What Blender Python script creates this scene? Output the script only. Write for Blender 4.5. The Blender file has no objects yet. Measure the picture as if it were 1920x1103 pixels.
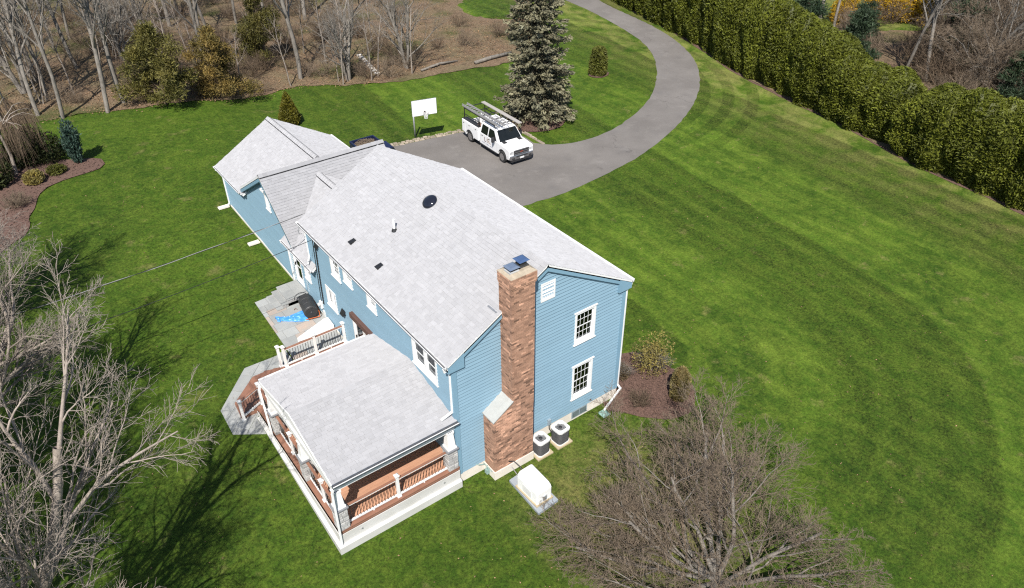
import bpy, bmesh, math, random
from mathutils import Vector, Matrix, noise
from mathutils.geometry import delaunay_2d_cdt
import numpy as np

S = bpy.context.scene
C = S.collection
rad = math.radians

# ------------------------------------------------------------------ camera, sky, sun, exposure
YAW, PITCH, ROLL = 0.63182623, 0.62061358, -0.0087291
fw = Vector((math.sin(YAW)*math.cos(PITCH), math.cos(YAW)*math.cos(PITCH), -math.sin(PITCH)))
rt = Vector((math.cos(YAW), -math.sin(YAW), 0)); up = rt.cross(fw)
r2 = rt*math.cos(ROLL) + up*math.sin(ROLL); u2 = -rt*math.sin(ROLL) + up*math.cos(ROLL)
cam = bpy.data.cameras.new('camera'); camo = bpy.data.objects.new('camera', cam); C.objects.link(camo)
M = Matrix((( r2.x, u2.x, -fw.x, -9.8713), (r2.y, u2.y, -fw.y, -16.9757), (r2.z, u2.z, -fw.z, 22.8180), (0, 0, 0, 1)))
camo.matrix_world = M
cam.sensor_width = 36; cam.lens = 1427.24/1920*36; cam.clip_start = 0.1; cam.clip_end = 900
S.camera = camo

SUN_AZ, SUN_EL = rad(41), rad(50)          # the azimuth the shadows fall towards, from +Y to +X
w = bpy.data.worlds.new('World'); S.world = w; w.use_nodes = True
nt = w.node_tree; nt.nodes.clear()
sky = nt.nodes.new('ShaderNodeTexSky'); sky.sky_type = 'NISHITA'; sky.sun_disc = False
sky.sun_elevation = SUN_EL; sky.sun_rotation = SUN_AZ + math.pi
sky.air_density = 1.0; sky.dust_density = 0.6
bg = nt.nodes.new('ShaderNodeBackground'); bg.inputs[1].default_value = 0.085
wo = nt.nodes.new('ShaderNodeOutputWorld')
nt.links.new(sky.outputs[0], bg.inputs[0]); nt.links.new(bg.outputs[0], wo.inputs[0])
sl = bpy.data.lights.new('sun', 'SUN'); sl.energy = 4.5; sl.angle = rad(0.5); sl.color = (1.0, 0.955, 0.89)
so = bpy.data.objects.new('sun', sl); C.objects.link(so)
sd = Vector((math.sin(SUN_AZ)*math.cos(SUN_EL), math.cos(SUN_AZ)*math.cos(SUN_EL), -math.sin(SUN_EL)))
so.rotation_euler = sd.to_track_quat('-Z', 'Y').to_euler(); so.location = (-20, -30, 40)
S.view_settings.view_transform = 'Standard'; S.view_settings.look = 'None'
S.view_settings.exposure = 0.6; S.view_settings.gamma = 1.0
S.view_settings.use_curve_mapping = False
S.cycles.use_denoising = False; S.cycles.filter_width = 1.2

# ------------------------------------------------------------------ terrain height
_ys = [-80, -.3, 3, 7, 11, 15, 20, 24.5, 40, 400]; _zs = [0, 0, .3, .7, .98, 1.15, 1.4, 1.57, 1.8, 1.8]
def T(x, y):
    t = min(1, max(0, (x-1)/9.5))
    return float(np.interp(y, _ys, _zs))*(1-t*t*(3-2*t))

# ------------------------------------------------------------------ object helpers
OFF = {}
def tag(o, label=None, cat=None, group=None, kind=None):
    if label: o['label'] = label
    if cat: o['category'] = cat
    if group: o['group'] = group
    if kind: o['kind'] = kind
    return o
def empty(name, loc=(0, 0, 0), rz=0.0, label=None, cat=None, group=None, local=False):
    o = bpy.data.objects.new(name, None); C.objects.link(o)
    o.location = loc; o.rotation_euler = (0, 0, rz); o.empty_display_size = .3
    OFF[o.name] = Vector((0, 0, 0)) if local else Vector(loc)
    return tag(o, label, cat, group)
def link(name, me, parent=None, mat=None):
    o = bpy.data.objects.new(name, me); C.objects.link(o)
    if mat is not None and not me.materials: me.materials.append(mat)
    if parent is not None:
        o.parent = parent
        OFF[o.name] = OFF.get(parent.name, Vector((0, 0, 0)))
    return o

class MB:
    """collects boxes, beams, tubes and polygons into one mesh"""
    def __init__(s): s.v = []; s.f = []; s.c = []; s.col = None
    def add(s, vs, fs, col=None):
        b = len(s.v); s.v.extend(vs); s.f.extend([tuple(b+i for i in f) for f in fs])
        if col is not None: s.col = True
        s.c.extend([col if col is not None else 1.0]*len(fs)); return s
    def hexa(s, p, col=None):       # 8 points: bottom 0-3, top 4-7
        return s.add(p, [(3, 2, 1, 0), (4, 5, 6, 7), (0, 1, 5, 4), (1, 2, 6, 5), (2, 3, 7, 6), (3, 0, 4, 7)], col)
    def box(s, x0, x1, y0, y1, z0, z1, col=None):
        return s.hexa([(x0, y0, z0), (x1, y0, z0), (x1, y1, z0), (x0, y1, z0), (x0, y0, z1), (x1, y0, z1), (x1, y1, z1), (x0, y1, z1)], col)
    def fbox(s, fr, a0, a1, b0, b1, c0, c1, col=None):   # box in a wall frame
        return s.hexa([fr(a0, b0, c0), fr(a1, b0, c0), fr(a1, b0, c1), fr(a0, b0, c1), fr(a0, b1, c0), fr(a1, b1, c0), fr(a1, b1, c1), fr(a0, b1, c1)], col)
    def beam(s, p, q, w, h, upv=(0, 0, 1), col=None):
        p = Vector(p); q = Vector(q); d = (q-p).normalized(); uv = Vector(upv)
        if abs(d.dot(uv)) > .98: uv = Vector((1, 0, 0))
        x = d.cross(uv).normalized(); z = x.cross(d).normalized()
        a = x*w/2; b = z*h/2
        return s.hexa([tuple(t) for t in (p-a-b, q-a-b, q+a-b, p+a-b, p-a+b, q-a+b, q+a+b, p+a+b)], col)
    def tube(s, pts, r, n=6, col=None, cap=True):
        k = len(pts); rr = r if isinstance(r, (list, tuple)) else [r]*k
        P = [Vector(p) for p in pts]; vs = []; x = None
        for i in range(k):
            d = (P[min(i+1, k-1)]-P[max(i-1, 0)])
            d = d.normalized() if d.length > 1e-9 else Vector((0, 0, 1))
            if x is None:
                x = d.orthogonal().normalized()
            else:
                x = x - d*x.dot(d)
                x = x.normalized() if x.length > 1e-6 else d.orthogonal().normalized()
            y = d.cross(x)
            for j in range(n):
                a = 2*math.pi*j/n
                vs.append(tuple(P[i]+(x*math.cos(a)+y*math.sin(a))*rr[i]))
        fs = [(i*n+j, i*n+(j+1) % n, (i+1)*n+(j+1) % n, (i+1)*n+j) for i in range(k-1) for j in range(n)]
        if cap: fs += [tuple(range(n-1, -1, -1)), tuple((k-1)*n+j for j in range(n))]
        return s.add(vs, fs, col)
    def prism(s, poly, vec, col=None):
        n = len(poly); v = Vector(vec)
        vs = [tuple(p) for p in poly]+[tuple(Vector(p)+v) for p in poly]
        fs = [tuple(range(n-1, -1, -1)), tuple(range(n, 2*n))]+[(i, (i+1) % n, n+(i+1) % n, n+i) for i in range(n)]
        return s.add(vs, fs, col)
    def lathe(s, prof, c=(0, 0, 0), n=16, axis='z', col=None):
        vs = []
        for r, h in prof:
            for j in range(n):
                a = 2*math.pi*j/n; u, v_ = r*math.cos(a), r*math.sin(a)
                p = {'z': (u, v_, h), 'y': (u, h, v_), 'x': (h, u, v_)}[axis]
                vs.append((c[0]+p[0], c[1]+p[1], c[2]+p[2]))
        k = len(prof)
        fs = [(i*n+j, i*n+(j+1) % n, (i+1)*n+(j+1) % n, (i+1)*n+j) for i in range(k-1) for j in range(n)]
        fs += [tuple(range(n-1, -1, -1)), tuple((k-1)*n+j for j in range(n))]
        return s.add(vs, fs, col)
    def mesh(s, name, off=None, recalc=True):
        me = bpy.data.meshes.new(name)
        v = s.v if off is None else [(p[0]-off[0], p[1]-off[1], p[2]-off[2]) for p in s.v]
        me.from_pydata(v, [], s.f)
        if s.col:
            at = me.attributes.new('tint', 'FLOAT', 'FACE'); at.data.foreach_set('value', [float(x) for x in s.c])
        if recalc and len(s.f) < 60000:
            bm = bmesh.new(); bm.from_mesh(me); bmesh.ops.recalc_face_normals(bm, faces=bm.faces); bm.to_mesh(me); bm.free()
        return me
    def build(s, name, mat, parent=None, smooth=False, bevel=0, recalc=True):
        off = OFF.get(parent.name) if parent is not None else None
        me = s.mesh(name, off, recalc); me.materials.append(mat)
        if smooth: me.polygons.foreach_set('use_smooth', [True]*len(me.polygons))
        o = link(name, me, parent)
        if bevel:
            m = o.modifiers.new('bevel', 'BEVEL'); m.width = bevel; m.segments = 2; m.limit_method = 'ANGLE'; m.angle_limit = rad(40)
        return o

# ------------------------------------------------------------------ materials
class NB:
    def __init__(s, name):
        s.m = bpy.data.materials.new(name); s.m.use_nodes = True; s.t = s.m.node_tree; s.t.nodes.clear()
        s.out = s.n('ShaderNodeOutputMaterial'); s.b = s.n('ShaderNodeBsdfPrincipled'); s.l(s.b.outputs[0], s.out.inputs[0])
    def n(s, t, **k):
        nd = s.t.nodes.new(t)
        for a, v in k.items(): setattr(nd, a, v)
        return nd
    def l(s, a, b): s.t.links.new(a, b)
    def val(s, sock, v):
        if hasattr(v, 'is_linked'): s.l(v, sock)
        else: sock.default_value = v
    def math(s, op, a, b=0.0, c=0.0, clamp=False):
        nd = s.n('ShaderNodeMath', operation=op); nd.use_clamp = clamp
        s.val(nd.inputs[0], a); s.val(nd.inputs[1], b); s.val(nd.inputs[2], c); return nd.outputs[0]
    def pos(s): return s.n('ShaderNodeNewGeometry').outputs['Position']
    def obj(s): return s.n('ShaderNodeTexCoord').outputs['Object']
    def noise(s, co, scale, detail=3, rough=.55, dist=0.0, vec=None):
        if vec is not None:
            mp = s.n('ShaderNodeMapping'); mp.inputs['Scale'].default_value = vec; s.l(co, mp.inputs[0]); co = mp.outputs[0]
        nd = s.n('ShaderNodeTexNoise'); s.l(co, nd.inputs['Vector']); nd.inputs['Scale'].default_value = scale
        nd.inputs['Detail'].default_value = detail; nd.inputs['Roughness'].default_value = rough; nd.inputs['Distortion'].default_value = dist
        return nd.outputs['Fac']
    def ramp(s, f, lo, hi, a=0.0, b=1.0, smooth=False):
        nd = s.n('ShaderNodeMapRange'); nd.clamp = True
        if smooth: nd.interpolation_type = 'SMOOTHSTEP'
        s.l(f, nd.inputs[0]); nd.inputs[1].default_value = lo; nd.inputs[2].default_value = hi
        nd.inputs[3].default_value = a; nd.inputs[4].default_value = b; return nd.outputs[0]
    def mix(s, f, a, b, mode='MIX'):
        nd = s.n('ShaderNodeMix', data_type='RGBA', blend_type=mode)
        s.val(nd.inputs[0], f)
        for i, v in ((6, a), (7, b)):
            if hasattr(v, 'is_linked'): s.l(v, nd.inputs[i])
            else: nd.inputs[i].default_value = (*v, 1) if len(v) == 3 else v
        return nd.outputs[2]
    def scale(s, colr, f):
        nd = s.n('ShaderNodeMix', data_type='RGBA', blend_type='MULTIPLY'); nd.inputs[0].default_value = 1
        if hasattr(colr, 'is_linked'): s.l(colr, nd.inputs[6])
        else: nd.inputs[6].default_value = (*colr, 1)
        cb = s.n('ShaderNodeCombineColor'); [s.l(f, cb.inputs[i]) for i in range(3)]
        s.l(cb.outputs[0], nd.inputs[7]); return nd.outputs[2]
    def bump(s, h, strength=.3, dist=.02):
        nd = s.n('ShaderNodeBump'); nd.inputs['Strength'].default_value = strength; nd.inputs['Distance'].default_value = dist
        s.l(h, nd.inputs['Height']); s.l(nd.outputs[0], s.b.inputs['Normal'])
    def tint(s): return s.n('ShaderNodeAttribute', attribute_name='tint').outputs['Fac']
    def rnd(s): return s.n('ShaderNodeObjectInfo').outputs['Random']
    def done(s, colr, rough=.6, metal=0.0, spec=.5, droug=0.0):
        s.b.inputs['Diffuse Roughness'].default_value = droug
        s.val(s.b.inputs['Base Color'], colr if hasattr(colr, 'is_linked') else (*colr, 1))
        s.val(s.b.inputs['Roughness'], rough); s.b.inputs['Metallic'].default_value = metal
        s.b.inputs['Specular IOR Level'].default_value = spec; return s.m

def pmat(name, c1, c2=None, scale=3.0, rough=.6, bump=0.0, bscale=40.0, rnd=0.0, tint=False, metal=0.0, spec=.5, detail=4, vec=None, objco=False, dist=.01):
    """two-tone noise material with optional per-object and per-piece variation"""
    b = NB(name); co = b.obj() if objco else b.pos()
    if c2 is None: c2 = tuple(x*.8 for x in c1)
    f = b.noise(co, scale, detail, vec=vec)
    colr = b.mix(b.ramp(f, .3, .7), c1, c2)
    if rnd: colr = b.scale(colr, b.ramp(b.rnd(), 0, 1, 1-rnd, 1+rnd))
    if tint: colr = b.scale(colr, b.tint())
    if bump: b.bump(b.noise(co, bscale, 3, vec=vec), bump, dist)
    return b.done(colr, rough, metal, spec)

def leafmat(name, c1, c2, scale=1.2, rough=.55, trans=.25):
    b = NB(name); co = b.pos()
    f = b.noise(co, scale, 3)
    colr = b.mix(b.ramp(f, .3, .7), c1, c2)
    colr = b.scale(colr, b.tint()); colr = b.scale(colr, b.ramp(b.rnd(), 0, 1, .82, 1.2))
    m = b.done(colr, rough, spec=.3)
    tr = b.n('ShaderNodeBsdfTranslucent'); b.l(colr, tr.inputs[0])
    mx = b.n('ShaderNodeMixShader'); mx.inputs[0].default_value = trans
    b.l(b.b.outputs[0], mx.inputs[1]); b.l(tr.outputs[0], mx.inputs[2]); b.l(mx.outputs[0], b.out.inputs[0])
    return m

def glassmat(name, tintc=(.55, .62, .62), fac=.75, rough=.02):
    b = NB(name)
    gl = b.n('ShaderNodeBsdfGlossy'); gl.inputs['Roughness'].default_value = rough; gl.inputs[0].default_value = (.9, .95, 1, 1)
    tr = b.n('ShaderNodeBsdfTransparent'); tr.inputs[0].default_value = (*tintc, 1)
    fr = b.n('ShaderNodeFresnel'); fr.inputs[0].default_value = 1.5
    mx = b.n('ShaderNodeMixShader'); b.l(b.math('ADD', fr.outputs[0], .04), mx.inputs[0])
    b.l(tr.outputs[0], mx.inputs[1]); b.l(gl.outputs[0], mx.inputs[2]); b.l(mx.outputs[0], b.out.inputs[0])
    b.t.nodes.remove(b.b); return b.m

MT = {}
def lawn_mat():
    b = NB('lawn_grass'); co = b.pos()
    sp = b.n('ShaderNodeSeparateXYZ'); b.l(co, sp.inputs[0]); X, Y = sp.outputs[0], sp.outputs[1]
    big = b.noise(co, .11, 4, .6); mid = b.noise(co, .55, 4, .6, dist=.6); fine = b.noise(co, 9, 4, .7)
    stre = b.noise(co, 1.0, 4, .6, vec=(1.3, .20, 1)); blade = b.noise(co, 26, 2, .8)
    patch0 = b.noise(co, .5, 3, .6)
    # mowing bands: concentric passes around a long island beside the house, and around the drive's bend
    wob = b.math('MULTIPLY', b.math('SUBTRACT', b.noise(co, .15, 3), .5), 1.8)
    cy = b.math('MAXIMUM', b.math('MINIMUM', Y, 60.0), 1.5)
    dx = b.math('SUBTRACT', X, b.math('ADD', b.math('MULTIPLY', cy, .10), 9.85)); dy = b.math('SUBTRACT', Y, cy)
    d = b.math('ADD', b.math('SQRT', b.math('ADD', b.math('MULTIPLY', dx, dx), b.math('MULTIPLY', dy, dy))), wob)
    broad = b.ramp(b.math('SINE', b.math('MULTIPLY', b.math('SUBTRACT', d, 3.1), 2*math.pi/12.4)), -.10, .10, -1, 1, True)
    fineb = b.ramp(b.math('SINE', b.math('MULTIPLY', d, 2*math.pi/1.55)), -.5, .5, -1, 1, True)
    band = b.math('ADD', b.math('MULTIPLY', broad, 1.25), b.math('MULTIPLY', fineb, .55))
    ex = b.math('SUBTRACT', X, 28.5); ey = b.math('SUBTRACT', Y, 33.0)
    d2 = b.math('SQRT', b.math('ADD', b.math('MULTIPLY', ex, ex), b.math('MULTIPLY', ey, ey)))
    b2 = b.ramp(b.math('SINE', b.math('MULTIPLY', d2, 2*math.pi/1.9)), -.15, .15, -1, 1, True)
    m2 = b.math('MULTIPLY', b.ramp(d2, 14.2, 14.6), b.ramp(d2, 19.6, 20.0, 1, 0))
    m2 = b.math('MULTIPLY', m2, b.ramp(X, 27, 32))
    right = b.ramp(X, 9, 14)
    strip = b.math('ADD', b.math('MULTIPLY', b.math('MULTIPLY', band, right), b.ramp(mid, .35, .6, .07, .17)), b.math('MULTIPLY', b.math('MULTIPLY', b2, m2), b.ramp(patch0, .3, .65, .06, .2)))
    lush = (.043, .083, .0065); dark = (.024, .052, .0045); pale = (.090, .126, .015); dry = (.155, .135, .05)
    clump = b.noise(co, 4.2, 4, .75)
    patch = b.noise(co, 1.7, 5, .7, dist=.8)
    c = b.mix(b.ramp(big, .36, .66), lush, dark)
    c = b.mix(b.math('MULTIPLY', b.ramp(patch, .40, .68), .62), c, pale)
    c = b.mix(b.math('MULTIPLY', b.math('MULTIPLY', b.ramp(stre, .48, .70), right), .5), c, pale)
    c = b.mix(b.math('MULTIPLY', b.ramp(mid, .52, .72), .32), c, pale)
    c = b.mix(b.math('MULTIPLY', b.ramp(mid, .30, .44, 1, 0), .5), c, dark)
    # thin worn turf towards the hedge and along the house
    hd = b.math('SUBTRACT', b.math('ADD', b.math('MULTIPLY', Y, .16), 38.0), X)
    worn = b.math('MULTIPLY', b.ramp(hd, .5, 7.5, 1, 0), b.ramp(mid, .36, .60))
    c = b.mix(b.math('MULTIPLY', worn, .5), c, dry)
    c = b.mix(b.math('MULTIPLY', b.ramp(b.noise(co, .8, 5, .68), .60, .70), .45), c, dry)
    near = b.math('MULTIPLY', b.ramp(X, 0, 3), b.ramp(X, 6, 9, 1, 0)); near = b.math('MULTIPLY', near, b.ramp(Y, -10, -7, 0, 1)); near = b.math('MULTIPLY', near, b.ramp(Y, -3, 0, 1, 0))
    c = b.mix(b.math('MULTIPLY', near, b.ramp(patch, .35, .62, .1, .75)), c, dry)
    val = b.math('ADD', b.ramp(fine, .30, .70, -.50, .50), 1.0)
    val = b.math('ADD', val, b.ramp(clump, .30, .70, -.26, .26))
    val = b.math('ADD', val, b.ramp(blade, .28, .72, -.45, .45))
    val = b.math('ADD', val, b.math('MULTIPLY', b.math('MULTIPLY', b.math('SUBTRACT', stre, .5), right), .3))
    val = b.math('ADD', val, strip)
    c = b.scale(c, val)
    h = b.math('ADD', fine, b.math('MULTIPLY', blade, .8)); b.bump(h, .7, .06)
    return b.done(c, .8, spec=.15, droug=.6)
def floor_mat():
    b = NB('leaf_litter'); co = b.pos()
    a = b.noise(co, .35, 4, .6); f = b.noise(co, 7, 5, .75); g = b.noise(co, .16, 3, .55)
    c = b.mix(b.ramp(f, .3, .7), (.11, .072, .044), (.33, .235, .155))
    c = b.mix(b.math('MULTIPLY', b.ramp(a, .42, .62), .7), c, (.20, .165, .095))
    c = b.mix(b.math('MULTIPLY', b.ramp(b.noise(co, .9, 4, .7), .52, .68), .6), c, (.075, .056, .038))
    c = b.mix(b.math('MULTIPLY', b.ramp(g, .52, .64), .8), c, (.075, .095, .026))
    v = b.n('ShaderNodeTexVoronoi'); v.inputs['Scale'].default_value = 9; b.l(co, v.inputs['Vector'])
    c = b.scale(c, b.ramp(v.outputs['Distance'], 0, .6, 1.25, .7))
    b.bump(b.math('ADD', f, v.outputs['Distance']), .8, .06)
    return b.done(c, .9, spec=.1)
def drive_mat():
    b = NB('asphalt'); co = b.pos()
    a = b.noise(co, .25, 4, .6); f = b.noise(co, 60, 2, .7); st = b.noise(co, .8, 3, .5)
    c = b.mix(b.ramp(a, .35, .65), (.122, .112, .104), (.158, .146, .136))
    c = b.mix(b.math('MULTIPLY', b.ramp(st, .55, .75), .35), c, (.105, .10, .10))
    vo = b.n('ShaderNodeTexVoronoi', feature='DISTANCE_TO_EDGE'); vo.inputs['Scale'].default_value = .22
    dn = b.n('ShaderNodeTexNoise'); dn.inputs['Scale'].default_value = .9; dn.inputs['Detail'].default_value = 5; b.l(co, dn.inputs['Vector'])
    va = b.n('ShaderNodeVectorMath', operation='MULTIPLY_ADD'); b.l(dn.outputs['Color'], va.inputs[0]); va.inputs[1].default_value = (2.2, 2.2, 0); b.l(co, va.inputs[2]); b.l(va.outputs[0], vo.inputs['Vector'])
    crack = b.math('MULTIPLY', b.ramp(vo.outputs['Distance'], .0, .006, 1, 0), b.ramp(b.noise(co, .13, 2), .50, .56))
    c = b.mix(b.math('MULTIPLY', crack, .6), c, (.06, .056, .052))
    oil = b.ramp(b.noise(co, 1.1, 3, .5), .66, .74); c = b.mix(b.math('MULTIPLY', oil, .35), c, (.07, .066, .062))
    pale_ = b.ramp(b.noise(co, .6, 4, .7), .56, .72); c = b.mix(b.math('MULTIPLY', pale_, .4), c, (.21, .195, .182))
    c = b.scale(c, b.ramp(f, .2, .8, .75, 1.25)); b.bump(f, .35, .006)
    return b.done(c, .85, spec=.25, droug=.6)
def roof_mat(name='roof_shingle'):
    b = NB(name); co = b.pos()
    f = b.noise(co, 90, 2, .8); a = b.noise(co, 2.2, 3); st = b.noise(co, .35, 3)
    c = b.mix(b.ramp(a, .3, .7), (.362, .362, .374), (.338, .338, .35))
    c = b.mix(b.math('MULTIPLY', b.ramp(st, .5, .75), .25), c, (.315, .313, .317))
    c = b.scale(c, b.tint()); c = b.scale(c, b.ramp(f, .25, .75, .86, 1.12)); b.bump(f, .3, .004)
    return b.done(c, .9, spec=.2, droug=1.0)
def bark(name, c1, c2, sc=6):
    b = NB(name); co = b.obj()
    f = b.noise(co, sc, 4, .65, vec=(1, 1, .35)); g = b.noise(co, sc*6, 3, .7, vec=(1, 1, .3))
    c = b.mix(b.ramp(f, .35, .65), c1, c2); c = b.scale(c, b.ramp(g, .25, .75, .75, 1.2))
    c = b.scale(c, b.ramp(b.rnd(), 0, 1, .85, 1.15)); b.bump(g, .5, .02); return b.done(c, .85, spec=.2)

MT['lawn'] = lawn_mat(); MT['floor'] = floor_mat(); MT['drive'] = drive_mat(); MT['shingle'] = roof_mat()
MT['siding'] = pmat('blue_siding', (.212, .335, .422), (.198, .316, .40), 1.3, .55, .12, 30, rnd=.035, vec=(1, 1, 1))
MT['bluetrim'] = pmat('blue_trim', (.20, .34, .44), (.185, .32, .42), 2, .5)
MT['white'] = pmat('white_trim', (.80, .80, .79), (.74, .74, .735), 2.5, .45)
MT['vinyl'] = pmat('white_vinyl', (.78, .78, .77), (.70, .70, .69), 3, .4)
MT['found'] = pmat('foundation_concrete', (.76, .71, .63), (.66, .61, .54), 1.6, .85, .25, 30)
MT['skirt'] = pmat('porch_skirt', (.60, .59, .57), (.50, .49, .46), 1.2, .6, .1, 20)
MT['brick'] = pmat('brick', (.37, .215, .145), (.30, .168, .112), 5, .85, .4, 60, tint=True, dist=.006)
MT['mortar'] = pmat('mortar', (.42, .37, .31), (.33, .29, .24), 6, .9, .3, 60)
MT['slab'] = pmat('shoulder_slab', (.42, .43, .41), (.36, .37, .355), 4, .8, .2, 40)
MT['metalblue'] = pmat('galvanised_cap', (.42, .50, .60), (.30, .38, .50), 3, .35, metal=.7)
MT['darkcap'] = pmat('dark_flue', (.035, .035, .035), (.05, .05, .05), 4, .6)
MT['composite'] = pmat('composite_deck', (.52, .285, .18), (.45, .24, .15), 2.2, .6, .2, 30, rnd=.10, vec=(1, 4, 1))
MT['border'] = pmat('deck_border', (.29, .145, .095), (.24, .115, .075), 2.2, .6, .2, 30, rnd=.08)
MT['blackmetal'] = pmat('black_metal', (.016, .016, .017), (.024, .024, .025), 8, .45)
MT['stonev'] = pmat('stone_veneer', (.46, .45, .435), (.33, .325, .32), 6, .85, .6, 30, rnd=.22)
MT['cap'] = pmat('stone_cap', (.16, .165, .18), (.20, .205, .215), 5, .7, .2, 40)
MT['bluestone'] = pmat('bluestone', (.34, .345, .33), (.285, .295, .29), 2.5, .8, .25, 40, rnd=.15)
MT['bluestone_tan'] = pmat('bluestone_tan', (.42, .33, .265), (.33, .305, .28), 2.5, .8, .25, 40, rnd=.08)
MT['joint'] = pmat('stone_dust', (.20, .195, .18), (.15, .145, .135), 8, .9, .3, 60)
MT['concrete'] = pmat('pad_concrete', (.46, .465, .46), (.38, .385, .385), 3, .85, .2, 40)
MT['mulch'] = pmat('mulch', (.085, .048, .036), (.16, .095, .072), 14, .95, .8, 22, detail=6, dist=.05)
MT['ground'] = pmat('bare_soil', (.20, .15, .10), (.26, .20, .14), 5, .95, .5, 25, dist=.03)
MT['glass'] = glassmat('window_glass'); MT['carglass'] = glassmat('car_glass', (.10, .12, .12))
MT['interior'] = pmat('room_interior', (.10, .085, .07), (.07, .06, .05), 1.5, .9)
MT['blind'] = pmat('window_blind', (.62, .62, .58), (.52, .53, .50), 8, .8)
MT['curtain'] = pmat('window_curtain', (.42, .36, .28), (.30, .26, .20), 6, .8)
MT['brown'] = pmat('brown_board', (.12, .065, .05), (.10, .055, .045), 5, .7, .2, 40)
MT['guttershade'] = pmat('gutter_debris_shade', (.10, .10, .105), (.06, .06, .065), 6, .7)
MT['gen'] = pmat('generator_paint', (.86, .86, .85), (.82, .82, .81), 2, .35)
MT['acgrey'] = pmat('condenser_coil', (.12, .12, .123), (.18, .18, .185), 30, .6)
MT['actop'] = pmat('condenser_top', (.72, .72, .70), (.64, .64, .62), 6, .5)
MT['galv'] = pmat('galvanised_steel', (.40, .41, .42), (.50, .51, .52), 6, .45, metal=.6)
MT['truckwhite'] = pmat('truck_paint', (.82, .82, .82), (.79, .79, .79), 1.5, .22)
MT['chrome'] = pmat('chrome', (.62, .62, .63), (.5, .5, .52), 5, .18, metal=.9)
MT['rubber'] = pmat('tyre_rubber', (.018, .018, .018), (.03, .03, .03), 10, .85)
MT['plastic'] = pmat('dark_plastic', (.022, .022, .024), (.032, .032, .034), 10, .6)
MT['alum'] = pmat('ladder_aluminium', (.44, .43, .42), (.36, .355, .35), 6, .5, metal=.4)
MT['wood'] = pmat('grey_plank', (.40, .37, .34), (.32, .30, .275), 4, .8, .2, 40, vec=(4, .5, 1))
MT['navy'] = pmat('navy_paint', (.012, .017, .055), (.010, .014, .045), 2, .25)
MT['orange'] = pmat('orange_frame', (.50, .13, .035), (.42, .10, .03), 4, .5)
MT['tarp'] = pmat('blue_tarp', (.075, .30, .68), (.055, .24, .60), 3, .35, .5, 9, dist=.03)
MT['copper'] = pmat('grey_box', (.30, .36, .40), (.26, .32, .36), 4, .5)
MT['barkg'] = bark('grey_bark', (.26, .235, .205), (.15, .135, .115))
MT['barkl'] = bark('pale_bark', (.325, .28, .238), (.215, .18, .15))
MT['barkb'] = bark('brown_bark', (.165, .125, .085), (.10, .075, .05))
MT['twigb'] = bark('brown_twig', (.185, .135, .092), (.125, .09, .062))
MT['twigt'] = bark('tan_twig', (.235, .182, .13), (.16, .122, .088))
MT['hedge'] = leafmat('hedge_leaf', (.132, .146, .017), (.082, .096, .011), .7)
MT['spruce'] = leafmat('spruce_needle', (.205, .188, .112), (.140, .138, .092), .9, trans=.1)
MT['bluespr'] = leafmat('blue_spruce_needle', (.050, .090, .068), (.034, .062, .048), 1.5, trans=.1)
MT['cedar'] = leafmat('cedar_needle', (.145, .125, .032), (.090, .088, .024), .8)
MT['cedarb'] = leafmat('cedar_needle_brown', (.23, .155, .045), (.125, .105, .032), .7)
MT['arbor'] = leafmat('arborvitae_leaf', (.13, .115, .013), (.085, .082, .010), 1.5)
MT['pine'] = leafmat('pine_needle', (.040, .060, .028), (.022, .040, .020), .7, trans=.1)
MT['shrubg'] = leafmat('shrub_leaf', (.115, .118, .022), (.08, .09, .016), 2)
MT['shruby'] = leafmat('shrub_yellow', (.27, .21, .05), (.19, .17, .065), 2)
MT['shrubd'] = leafmat('rhododendron_leaf', (.038, .046, .012), (.026, .034, .010), 2)
MT['forsy'] = leafmat('forsythia_flower', (.46, .29, .012), (.34, .21, .012), 1.5)
MT['deadleaf'] = leafmat('dead_leaf', (.26, .165, .092), (.16, .10, .058), 2, .8, .1)

# ------------------------------------------------------------------ ground, drive, beds
def smooth_loop(pts, step=.5, closed=True):
    out = []; n = len(pts)
    for i in range(n if closed else n-1):
        p0, p1, p2, p3 = (pts[(i+k-1) % n] if closed else pts[min(max(i+k-1, 0), n-1)] for k in range(4))
        m = max(1, int(math.hypot(p2[0]-p1[0], p2[1]-p1[1])/step))
        for j in range(m):
            t = j/m
            out.append(tuple(.5*((2*p1[k])+(-p0[k]+p2[k])*t+(2*p0[k]-5*p1[k]+4*p2[k]-p3[k])*t*t+(-p0[k]+3*p1[k]-3*p2[k]+p3[k])*t**3) for k in (0, 1)))
    if not closed: out.append(tuple(pts[-1]))
    return out
def dens(pts, step=1.0, closed=True):
    out = []; n = len(pts)
    for i in range(n if closed else n-1):
        a, b = pts[i], pts[(i+1) % n]; m = max(1, int(math.hypot(b[0]-a[0], b[1]-a[1])/step))
        out += [(a[0]+(b[0]-a[0])*j/m, a[1]+(b[1]-a[1])*j/m) for j in range(m)]
    return out if closed else out+[tuple(pts[-1])]
def inside(p, poly):
    x, y = p; c = False; n = len(poly); j = n-1
    for i in range(n):
        xi, yi = poly[i]; xj, yj = poly[j]
        if (yi > y) != (yj > y) and x < (xj-xi)*(y-yi)/(yj-yi)+xi: c = not c
        j = i
    return c
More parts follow.
